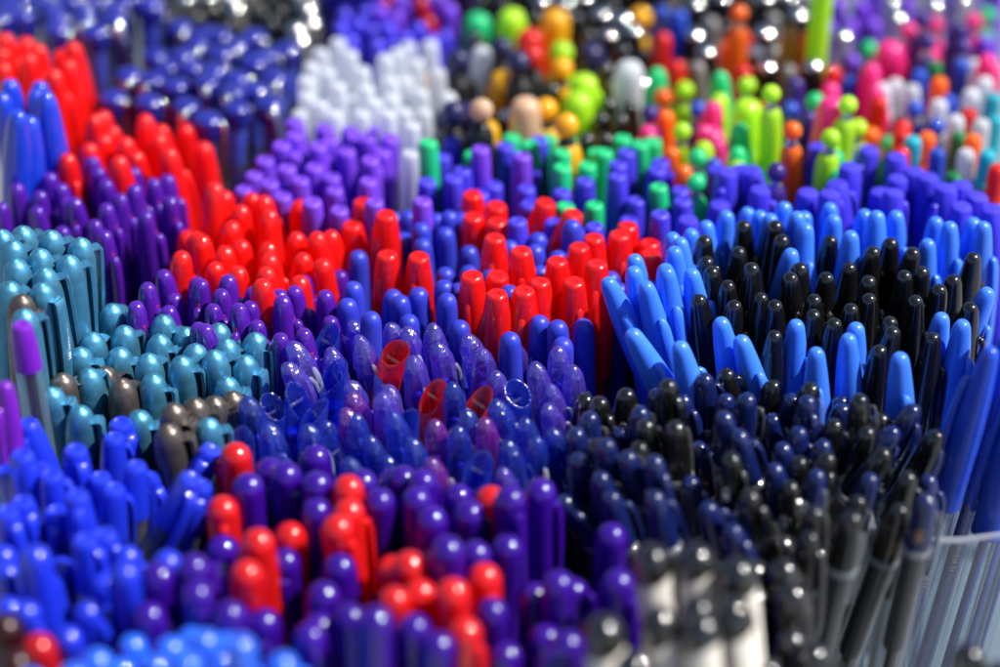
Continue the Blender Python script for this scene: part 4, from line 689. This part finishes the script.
def kind_parts(kind, c):
    p = []
    if kind == 'teal_pen':
        cap = mesh((kind, c, 'cap'), L(ogive([(0, 0), (0.8, -0.03), (1.15, -0.3), (2.9, -1.6), (4.15, -4.4), (4.75, -8.5), (4.9, -14), (4.9, -48)]), c, 'cap'))
        clip = mesh((kind, c, 'clip'), B([(4.6, -4.6), (5.9, -4.3), (6.5, -5.2), (6.7, -9), (6.6, -22), (6.1, -34), (5.6, -41)], 4.4, 1.5, c, 'clip', False))
        return [('cap', cap, [('clip', clip)])], (4.5, 46, c, 0, None, None), (20, 45)
    if kind == 'oval_cap_pen':
        cap = mesh((kind, c, 'cap'), L(ogive([(0, 0), (1.6, -0.4), (2.7, -1.9), (3.5, -6), (4.1, -13), (4.4, -22), (4.3, -34), (4.2, -46)]), c, 'cap'))
        clip = mesh((kind, c, 'clip'), B([(4.0, -8.5), (4.9, -9.4), (5.4, -12), (5.7, -20), (5.5, -32), (5.0, -36)], 3.4, 2.2, c, 'clip'))
        def dot():
            bm = bmesh.new(); bmesh.ops.create_uvsphere(bm, u_segments=12, v_segments=8, radius=0.55 * MM)
            for v in bm.verts: v.co = Vector((v.co.x * 0.35 + 3.72 * MM, v.co.y, v.co.z - 8 * MM))
            return finish(bm, 'dot', 'nred')
        return [('cap', cap, [('clip', clip), ('dot', mesh((kind, 'dot'), dot))])], (4.0, 44, c, 0, None, None), (-60, 70)
    if kind == 'tapered_gloss_pen':
        cap = mesh((kind, c, 'cap'), L(ogive([(0, 0), (1.5, -0.3), (2.8, -1.8), (3.6, -5), (4.5, -13), (5.05, -22), (5.1, -32), (4.9, -52)]), c, 'cap'))
        clip = mesh((kind, c, 'clip'), B([(3.7, -9), (4.6, -10), (5.5, -14), (6.1, -22), (5.9, -36), (5.3, -41)], 3.2, 1.8, c, 'clip'))
        return [('cap', cap, [('clip', clip)])], (4.6, 50, c, 0, None, None), (60, 140)
    if kind == 'disc_cap_pen':
        cap = mesh((kind, c, 'cap'), L(ogive([(0, 0), (3.2, -0.3), (5.2, -1.6), (5.5, -3.4), (5.3, -7), (4.9, -9), (4.5, -9.4)]), c, 'cap'))
        clip = mesh((kind, c, 'clip'), B([(3.5, -1.4), (5.6, -2.0), (6.6, -4), (6.8, -12), (6.5, -28), (6.0, -34)], 3.6, 1.3, 'chrome', 'clip'))
        plug = mesh((kind, 'plug'), L([(3.6, -9), (3.8, -14), (3.4, -26)], 'royal', 'plug', seg=14))
        return [('cap', cap, [('clip', clip)]), ('plug', plug, [])], (4.7, 9, 'clear', 0, 2.2, 'navy'), (-30, 90)
    if kind == 'round_cap_pen':
        s = 1.08 if c in ('white',) else 1.0
        cap = mesh((kind, c, 'cap'), L(ogive([(0, 0), (1.7 * s, -0.4), (3.0 * s, -1.8), (3.6 * s, -4.6), (3.9 * s, -12), (4.2 * s, -26), (4.25 * s, -36)]), c, 'cap'))
        return [('cap', cap, [])], (3.9, 34, c, 0, None, None), (0, 180)
    if kind == 'felt_pen':
        cap = mesh((kind, c, 'cap'), L([(0, -0.5), (1.6, -0.42), (1.9, 0), (2.7, -0.05), (3.25, -0.5), (3.5, -1.3), (3.85, -8), (4.0, -22), (4.0, -40)], c, 'cap', facet=0.02, nf=8))
        return [('cap', cap, [])], (3.8, 38, c, 0, None, None), (0, 180)
    if kind == 'marker_pen':
        cap = mesh((kind, c, 'cap'), L([(0, -0.3), (2.4, -0.2), (3.3, -0.5), (3.9, -1.4), (4.5, -9), (4.9, -26), (5.0, -46)], c, 'cap', facet=0.05, nf=6))
        clip = mesh((kind, c, 'clip'), B([(4.2, -5), (5.3, -5.6), (5.9, -9), (6.2, -20), (6.0, -36)], 3.4, 1.4, c, 'clip'))
        return [('cap', cap, [('clip', clip)])], (4.5, 44, c, 0, None, None), (-60, 120)
    if kind == 'cone_cap_pen':
        cap = mesh((kind, c, 'cap'), L([(0, -0.65), (1.0, -0.6), (1.25, -0.1), (3.0, 0), (3.5, -0.35), (3.75, -1.0), (5.0, -9), (5.9, -17), (6.2, -24), (6.1, -45)], c, 'cap', facet=0.045, nf=6))
        clip = mesh((kind, c, 'clip'), B([(3.6, -8), (4.5, -9), (5.6, -15), (6.2, -24), (5.9, -38)], 3.0, 1.5, c, 'clip'))
        return [('cap', cap, [('clip', clip)])], (4.5, 43, c, 0, None, None), (-70, 100)
    if kind == 'slant_cap_pen':
        sh, hh = random.choice(((-1.6, 10.5), (-0.7, 8.5), (-2.4, 12), (-2.0, 9)))
        cap = mesh((kind, c, sh, 'cap'), lambda: slanted_dome(4.2, hh, sh, 40, c))
        inner = mesh((kind, c, 'inner'), L(arc(1.6, 2, 5, 0, -14) + [(1.8, -24), (2.2, -38)], 'royal' if c == 'cviolet' else 'violet', 'inner_sleeve', seg=14))
        clip = mesh((kind, 'clip'), B([(3.6, -9), (4.5, -9.4), (5.4, -12), (5.8, -20), (5.6, -32)], 1.8, 1.0, 'milky', 'clip'))  # clear clip, coloured milky white to stand for its glints
        return [('cap', cap, [('clip', clip), ('inner_sleeve', inner)])], (3.6, 38, 'clear', 0, 1.6, 'navy'), (-15, 45)
    if kind == 'quill_cap_pen':
        sl = random.choice((6, 11, 15))
        cap = mesh((kind, c, sl, 'cap'), lambda: slanted_shell(4.5, 0.75, sl, 44, c))
        def bridge():
            bm = bmesh.new(); box(bm, (-1.0, 0, -7.2), (0.5, 6.4, 0.8)); return finish(bm, 'bridge', 'clear')
        core = mesh((kind, c, 'core'), L(arc(3.3, 1.2, 4, 0, -17) + [(3.4, -42)], 'fblue' if c == 'cblue' else 'nred', 'inner_sleeve', seg=14))
        return [('cap', cap, [('bridge', mesh((kind, 'bridge'), bridge)), ('inner_sleeve', core)])], (3.8, 42, 'clear', 0, 1.8, 'navy'), (-75, 95)
    if kind == 'dome_cap_pen':
        cap = mesh((kind, c, 'cap'), L(arc(4.9, 5.2, 9) + [(5.0, -12), (5.05, -30), (5.05, -42)], c, 'cap'))
        clip = mesh((kind, c, 'clip'), B([(4.6, -6.5), (5.5, -7), (6.2, -10), (6.4, -20), (6.1, -34)], 3.4, 1.5, c, 'clip'))
        return [('cap', cap, [('clip', clip)])], (4.5, 40, c if c != 'tred' else 'nred', 0, None, None), (60, 150)
    if kind == 'clip_cap_pen':
        cap = mesh((kind, c, 'cap'), L([(0, -0.4), (1.6, -0.3), (2.0, 0), (2.9, -0.15), (3.4, -0.8), (3.75, -2), (4.5, -9), (5.0, -17), (5.05, -18.2)], c, 'cap'))
        clip = mesh((kind, c, 'clip'), B([(3.4, -3.0), (4.6, -3.4), (5.7, -6), (6.4, -11), (6.5, -20), (6.0, -27)], 3.0, 1.1, c, 'clip', False))
        return [('cap', cap, [('clip', clip)])], (4.6, 18, 'clear', 0, 2.0, 'dark'), ((-60, 70) if c == 'fblue' else (110, 15))
    if kind == 'long_cap_pen':
        cap = mesh((kind, c, 'cap'), L(ogive([(0, 0), (1.4, -0.25), (2.5, -1.7), (3.1, -5), (3.95, -13), (4.65, -23), (5.05, -38), (5.15, -60)]), c, 'cap'))
        clip = mesh((kind, c, 'clip'), B([(4.6, -12), (5.2, -13), (5.8, -16), (6.4, -24), (6.6, -40), (6.0, -54)], 3.4, 1.6, c, 'clip'))
        return [('cap', cap, [('clip', clip)])], (3.9, 58, 'clear', 0.08, 1.5, 'dark' if c == 'black' else 'navy'), (-25, 65)
    if kind == 'gel_cap_pen':
        cap = mesh((kind, c, 'cap'), L(ogive([(0, 0), (1.6, -0.35), (2.8, -1.8), (3.6, -5), (4.15, -10), (4.45, -17), (4.45, -19)]), c, 'cap'))
        clip = mesh((kind, c, 'clip'), B([(3.5, -4.5), (4.7, -5), (5.8, -8), (6.3, -16), (6.2, -30), (5.6, -36)], 2.8, 1.2, c, 'clip'))
        if random.random() < 0.5: clip = mesh((kind, 'clear clip'), B([(3.9, -4.5), (5.0, -5), (5.9, -8), (6.3, -16), (6.2, -26), (5.6, -30)], 2.4, 1.0, 'clear', 'clip'))
        collar = mesh((kind, 'collar'), L([(4.5, -19), (4.95, -19.4), (4.95, -21), (4.4, -21.6)], 'milky', 'collar', seg=20))
        grip = mesh((kind, 'grip'), L([(3.2, -22), (3.4, -24), (3.4, -58), (3.0, -60)], 'dark', 'grip', seg=16))
        return [('cap', cap, [('clip', clip)]), ('collar', collar, []), ('grip', grip, [])], (4.3, 21, 'clear', 0, 1.6, 'dark'), (-10, 60)
    if kind == 'rocker_pen':
        def capf():
            bm = bmesh.new()
            lathe(bm, arc(5.2, 6, 9) + [(5.45, -7), (5.5, -8.5)], seg=26)
            for v in bm.verts:
                if v.co.z < -8.4 * MM: v.co.z += 2.0 * v.co.x / 5.5
            return finish(bm, 'cap', c)
        cap = mesh((kind, c, 'cap'), capf)
        clip = mesh((kind, c, 'clip'), B([(4.4, -6), (5.8, -6.2), (6.7, -9), (7.0, -16), (6.8, -30), (6.2, -38)], 3.4, 1.4, c, 'clip'))
        return [('cap', cap, [('clip', clip)])], None, (20, 40)
    if kind in ('ball_pen', 'bigball_pen'):
        s = 1.0 if kind == 'ball_pen' else 1.3
        def ballf():
            bm = bmesh.new(); lathe(bm, [(3.5 * s * math.sin(PI * i / 12), -3.5 * s * (1 - math.cos(PI * i / 12))) for i in range(13)], seg=20)
            return finish(bm, 'ball', c)
        neck = mesh((kind, 'neck'), L([(1.7 * s, -6.4 * s), (1.7 * s, -8 * s), (2.4 * s, -8.4 * s), (2.4 * s, -9.6 * s)], 'chrome' if kind == 'ball_pen' else 'dark', 'neck', seg=14))
        bc = c if kind == 'ball_pen' else ('dark' if c in ('white', 'peach', 'navyball', 'nred', 'ngreen') else c)
        sh = mesh((kind, bc, 'shoulder'), L(ogive([(2.4 * s, -9.2 * s), (3.6 * s, -11 * s), (4.2 * s, -15 * s), (4.3 * s, -26 * s), (4.3 * s, -44 * s)]), bc, 'shoulder', seg=20))
        return [('ball', mesh((kind, c, 'ball'), ballf), []), ('neck', neck, []), ('shoulder', sh, [])], (4.1 * s, 43 * s, bc, 0, None, None), (0, 180)
    if kind == 'stout_pen':
        cap = mesh((kind, c, 'cap'), L(ogive([(0, 0), (2.6, -0.4), (4.6, -2.0), (5.6, -5), (6.0, -12), (6.2, -26), (6.2, -40)]), c, 'cap'))
        clip = mesh((kind, c, 'clip'), B([(5.2, -7), (6.4, -7.6), (7.2, -11), (7.4, -24), (6.9, -36)], 4.4, 1.4, c, 'clip'))
        return [('cap', cap, [('clip', clip)])], (5.8, 38, c, 0, None, None), (60, 90)
    if kind == 'plug_pen':
        plug = mesh((kind, c, 'plug'), L(ogive([(0, 0), (2.2, -0.4), (3.1, -2), (3.3, -5), (3.5, -12), (4.0, -13), (4.1, -15)]), c, 'plug', seg=20))
        sh = mesh((kind, c, 'sleeve'), L([(3.6, -18), (3.7, -40)], c, 'sleeve', seg=14))
        return [('plug', plug, []), ('sleeve', sh, [])], (4.4, 14.5, 'milky', 0, 1.8, c), (0, 180)  # milky barrel: clear plastic with its sunlit whiteness put into the colour
    if kind == 'tall_brush':
        cap = mesh((kind, c, 'cap'), L(ogive([(0, 0), (1.5, -0.6), (3.0, -3), (4.0, -10), (4.3, -40), (4.3, -70)]), c, 'cap'))
        return [('cap', cap, [])], (4.8, 68, c, 0, None, None), (0, 180)
    if kind == 'chrome_pen':
        tip = mesh((kind, 'tip'), L([(5.2 * math.sin(a * 0.085), -5.2 * (1 - math.cos(a * 0.085))) for a in range(12)] + [(4.2, -2.6), (4.0, -3.4)], 'chrome', 'tip', seg=20))
        bc = {'chrome': 'greybody', 'chromeb': 'dark', 'chromep': 'milky'}[c]
        cap = mesh((kind, bc, 'cap'), L([(4.0, -3.2), (4.1, -4.4), (4.3, -8), (4.5, -14), (4.7, -45)], bc, 'cap', seg=18))
        clip = mesh((kind, 'clip'), B([(4.2, -12), (5.6, -12.5), (6.4, -15), (6.5, -28), (5.9, -44)], 2.8, 1.0, 'chrome', 'clip'))
        return [('cap', cap, [('clip', clip), ('tip', tip)])], (4.4, 44, bc, 0, None, None), (0, 180)

# ------------------------------------------------------------------ building
def add(name, me, parent, loc=(0, 0, 0)):
    o = bpy.data.objects.new(name, me); col.objects.link(o)
    if parent: o.parent = parent
    o.location = loc
    return o

NAME = dict(teal_pen='metallic_pen', oval_cap_pen='oval_cap_pen', tapered_gloss_pen='tapered_cap_pen', disc_cap_pen='disc_cap_pen', round_cap_pen='round_cap_pen',
            felt_pen='felt_pen', cone_cap_pen='cone_cap_pen', slant_cap_pen='slant_cap_pen', quill_cap_pen='quill_cap_pen', dome_cap_pen='dome_cap_pen',
            clip_cap_pen='clip_cap_pen', long_cap_pen='long_cap_pen', gel_cap_pen='gel_pen', rocker_pen='rollerball_pen', ball_pen='ball_topped_pen',
            bigball_pen='ball_topped_pen', plug_pen='clear_gel_pen', stout_pen='stout_marker', tall_brush='brush_pen', marker_pen='marker_pen', chrome_pen='chrome_tip_pen')
CAT = dict(felt_pen='felt pen', stout_pen='marker', marker_pen='marker', gel_cap_pen='gel pen', plug_pen='gel pen', tall_brush='brush pen')
FLOOR = 4.0

def pen(kind, c, x, y, z, lean, label, group, where=''):
    rnd = random.random
    if lean is None:
        sg = {'slant_cap_pen': 4, 'quill_cap_pen': 6, 'gel_cap_pen': 4, 'clip_cap_pen': 4, 'tapered_gloss_pen': 3, 'oval_cap_pen': 3}.get(kind, 2.2)
        lx, ly = random.gauss(0, sg), random.gauss(0, sg)
    else:
        lx, ly = lean + random.gauss(0, 1.5), random.gauss(0, 1.5)
    if kind == 'rocker_pen': lx, ly = -7 + random.gauss(0, 2), 13 + random.gauss(0, 2)
    ax = Vector((math.tan(math.radians(lx)), math.tan(math.radians(ly)), 1)).normalized()
    Lg = (z - FLOOR) / ax.z
    tip = Vector((x, y, z)); base = tip - ax * Lg
    cc = c
    if c == 'nmix': cc = random.choice(['dpurple', 'navyball', 'nblue', 'ngreen', 'nred', 'pink', 'orange', 'lime'])
    parts, brl, (head, spread) = kind_parts(kind, cc)
    r = add(NAME[kind], None, None, base * MM)
    r.empty_display_size = 0.005
    if kind == 'gel_cap_pen' and lean is not None and abs(lean) > 18: head = head
    spin = math.radians(head + random.uniform(-spread, spread))
    q = Vector((0, 0, 1)).rotation_difference(ax)
    r.rotation_mode = 'QUATERNION'
    r.rotation_quaternion = q @ Quaternion((0, 0, 1), spin)
    r['label'] = label; r['category'] = CAT.get(kind, 'pen'); r['group'] = group
    s = (1 + random.uniform(-0.035, 0.035)) * {'tapered_gloss_pen': 1.08, 'long_cap_pen': 1.05, 'teal_pen': 1.06}.get(kind, 1.0) * {'purplecap': 0.84, 'frost': 0.92}.get(c, 1.0) * (0.88 if kind == 'dome_cap_pen' and c in ('fblue', 'sky') else 1.0)
    capo = None
    for name, me, subs in parts:
        o = add(name, me, r, (0, 0, Lg * MM)); o.scale = (s, s, s)
        capo = capo or o
        for sn, sm in subs: add(sn, sm, o)
    if kind == 'rocker_pen':
        white = 'white barrel' in label
        brl = (5.3, 6.5, 'cream' if white else 'dark', 0, None, None)
    br, zt, bm_, facet, ink, im = brl
    zt = zt * s
    b = add('barrel', barrel_mesh(br, bm_, facet), r, (0, 0, (Lg - zt) * MM)); b.scale = (s, s, Lg / 1000 - zt / 1000)
    if ink: add('ink_tube', barrel_mesh(ink, im), b, (0, 0, -0.002))
    return r, capo

DECOR = []
for kind, look, where, c, rows in CL:
    for x, y, z, lean, words in rows:
        if words.startswith('!'): label = words[1:] + ', ' + where if not words.endswith(where) else words[1:]
        else: label = look + ', ' + words + ', ' + where
        r, capo = pen(kind, c, x, y, z, lean, label, look + 's in the ' + where)
        DECOR.append((kind, look, where, x, y, z, r, capo))

# ------------------------------------------------------------------ writing on the pens
def lettering(s, size, mat, r, z, name='lettering'):
    """text wrapped on a round side of radius r, read along the pen, its middle at height z (mm)"""
    me = text_mesh(s, size, mat); me.name = name
    for v in me.vertices:
        a, b, c = v.co.x / MM, v.co.y / MM, v.co.z / MM
        rr = r + 0.03 + max(0, c); ang = b / r
        v.co = Vector((rr * math.cos(ang) * MM, rr * math.sin(ang) * MM, (z - a) * MM))
    return me

def turn(root, head):
    """face the clip side of a pen to a heading (degrees, -90 = towards the front)"""
    ax = root.rotation_quaternion @ Vector((0, 0, 1))
    root.rotation_quaternion = Vector((0, 0, 1)).rotation_difference(ax) @ Quaternion((0, 0, 1), math.radians(head))

tall = [q for q in DECOR if q[0] == 'teal_pen' and q[1].startswith('tall teal')]
for k, q in enumerate(tall): turn(q[6], (28, 40, 15, 32, 50, 22, 30, 60, 25, 45, -28, 35)[k % 12])
q = tall[10]
def flat_text(s, size, y0, zc):
    me = text_mesh(s, size, 'print'); me.name = 'lettering'
    for v in me.vertices:
        a, b, c = v.co
        v.co = Vector((7.42 * MM + c, b + y0 * MM, zc * MM - a))
    return me
add('lettering', flat_text('ECONOMIX PM', 2.0, 0.2, -19), q[7])
gels = [q for q in DECOR if q[0] == 'gel_cap_pen']
for k, q in enumerate(gels):
    if k % 3 == 0:
        mesh_key = ('gel lettering', k % 2)
        me = mesh(mesh_key, lambda: lettering('GEL', 3.4, 'gold' if k % 2 == 0 else 'print', 4.6, -12.5))
        o = add('lettering', me, q[7]); o.rotation_euler = (0, 0, math.radians(-75))
cup_pens = [q for q in DECOR if q[2].startswith('clear acrylic cup')]
me = lettering('CORVINA 51', 2.6, 'gold', 3.95, -86)
for q in cup_pens[:2]:
    o = add('lettering', me, q[6], q[7].location); o.rotation_euler = (0, 0, math.radians(-85) - 0.0)
for q in cup_pens: turn(q[6], random.choice([150, 165, -165, 180]))
for q in cup_pens[:2]: turn(q[6], 170)
for q in cup_pens[:2]:
    for ch in q[6].children:
        if ch.name.startswith('lettering'): ch.rotation_euler = (0, 0, math.radians(-90 - 170))

# ------------------------------------------------------------------ clear acrylic cups that hold some of the bunches
def cup(poly, h, label):
    """open-topped cup with walls along a polygon (mm), a floor and a thicker rim"""
    cx = sum(p[0] for p in poly) / len(poly); cy = sum(p[1] for p in poly) / len(poly)
    def off(k): return [(cx + (x - cx) * (1 - k / math.hypot(x - cx, y - cy)), cy + (y - cy) * (1 - k / math.hypot(x - cx, y - cy))) for x, y in poly]
    def shell(w0, w1, z0, z1, floor):
        bm = bmesh.new(); n = len(poly)
        A = [[bm.verts.new((x * MM, y * MM, z * MM)) for x, y in off(w)] for w, z in ((w0, z0), (w0, z1), (w1, z1), (w1, z0 + floor))]
        for P, Q in ((A[0], A[1]), (A[1], A[2]), (A[2], A[3])) + (((A[3], A[0]),) if not floor else ()):
            for i in range(n):
                k = (i + 1) % n; bm.faces.new((P[i], P[k], Q[k], Q[i]))
        if floor: bm.faces.new(A[0]); bm.faces.new(A[3])
        return bm
    o = add('acrylic_cup', finish(shell(0, 2.0, 0.6, h, 1.6), 'acrylic_cup', 'acrylic', 20), None)
    add('rim', finish(shell(-0.5, 2.4, h + 0.1, h + 1.1, 0), 'rim', 'milky', 20), o)
    o['label'] = label; o['category'] = 'pen cup'
    return o
cup([(115, 566), (142.6, 566), (187, 576), (202, 629), (115, 629)], 115, 'clear acrylic cup holding long blue pens at the right edge')
cup([(-154, 760), (-101, 760), (-81, 876), (-165, 876)], 112, 'clear acrylic cup round the navy disc-topped gel pens')


# ------------------------------------------------------------------ table under the pens
bm = bmesh.new()
lathe_pts = [(-1600, -500), (1600, -500), (1600, 2600), (-1600, 2600)]
vs = [bm.verts.new((a * MM, b * MM, 0)) for a, b in lathe_pts]; bm.faces.new(vs)
M['table'] = plastic('dark table cloth', (0.22, 0.23, 0.25), 0.8, bump=(60, 0.5))
t = add('table', finish(bm, 'table', 'table'), None); t['kind'] = 'structure'

# ------------------------------------------------------------------ light, camera
SUN = Vector((0.60, -0.04, 0.80)).normalized()
el = math.asin(SUN.z); rot = math.atan2(SUN.x, SUN.y)
w = bpy.data.worlds.new('World'); sc.world = w; w.use_nodes = True
bg = w.node_tree.nodes['Background']
sky = w.node_tree.nodes.new('ShaderNodeTexSky'); sky.sky_type = 'NISHITA'; sky.sun_disc = False
sky.sun_elevation = el; sky.sun_rotation = rot
w.node_tree.links.new(sky.outputs[0], bg.inputs[0]); bg.inputs[1].default_value = 0.075
sl = bpy.data.lights.new('sun', 'SUN'); sl.energy = 5.0; sl.angle = math.radians(0.53); sl.color = (1, 0.96, 0.90)
so = bpy.data.objects.new('sun', sl); sc.collection.objects.link(so)
so.rotation_mode = 'QUATERNION'; so.rotation_quaternion = SUN.to_track_quat('Z', 'Y')

cd = bpy.data.cameras.new('camera'); cam = bpy.data.objects.new('camera', cd); sc.collection.objects.link(cam)
cam.location = (0, 0, 0.575); cam.rotation_euler = (math.radians(90 - 34), 0, 0)
cd.sensor_width = 36; cd.lens = 2352 / 1000 * 36
cd.clip_start = 0.02; cd.clip_end = 20
cd.dof.use_dof = True; cd.dof.focus_distance = 0.765; cd.dof.aperture_fstop = 3.6
sc.camera = cam

sc.view_settings.view_transform = 'Standard'; sc.view_settings.look = 'None'
sc.view_settings.exposure = 0.5; sc.view_settings.gamma = 1
sc.render.engine = 'CYCLES'
cy = sc.cycles
cy.use_denoising = True
cy.max_bounces = 10; cy.transparent_max_bounces = 24; cy.diffuse_bounces = 4; cy.glossy_bounces = 4
cy.sample_clamp_indirect = 6
cy.caustics_reflective = False; cy.caustics_refractive = False
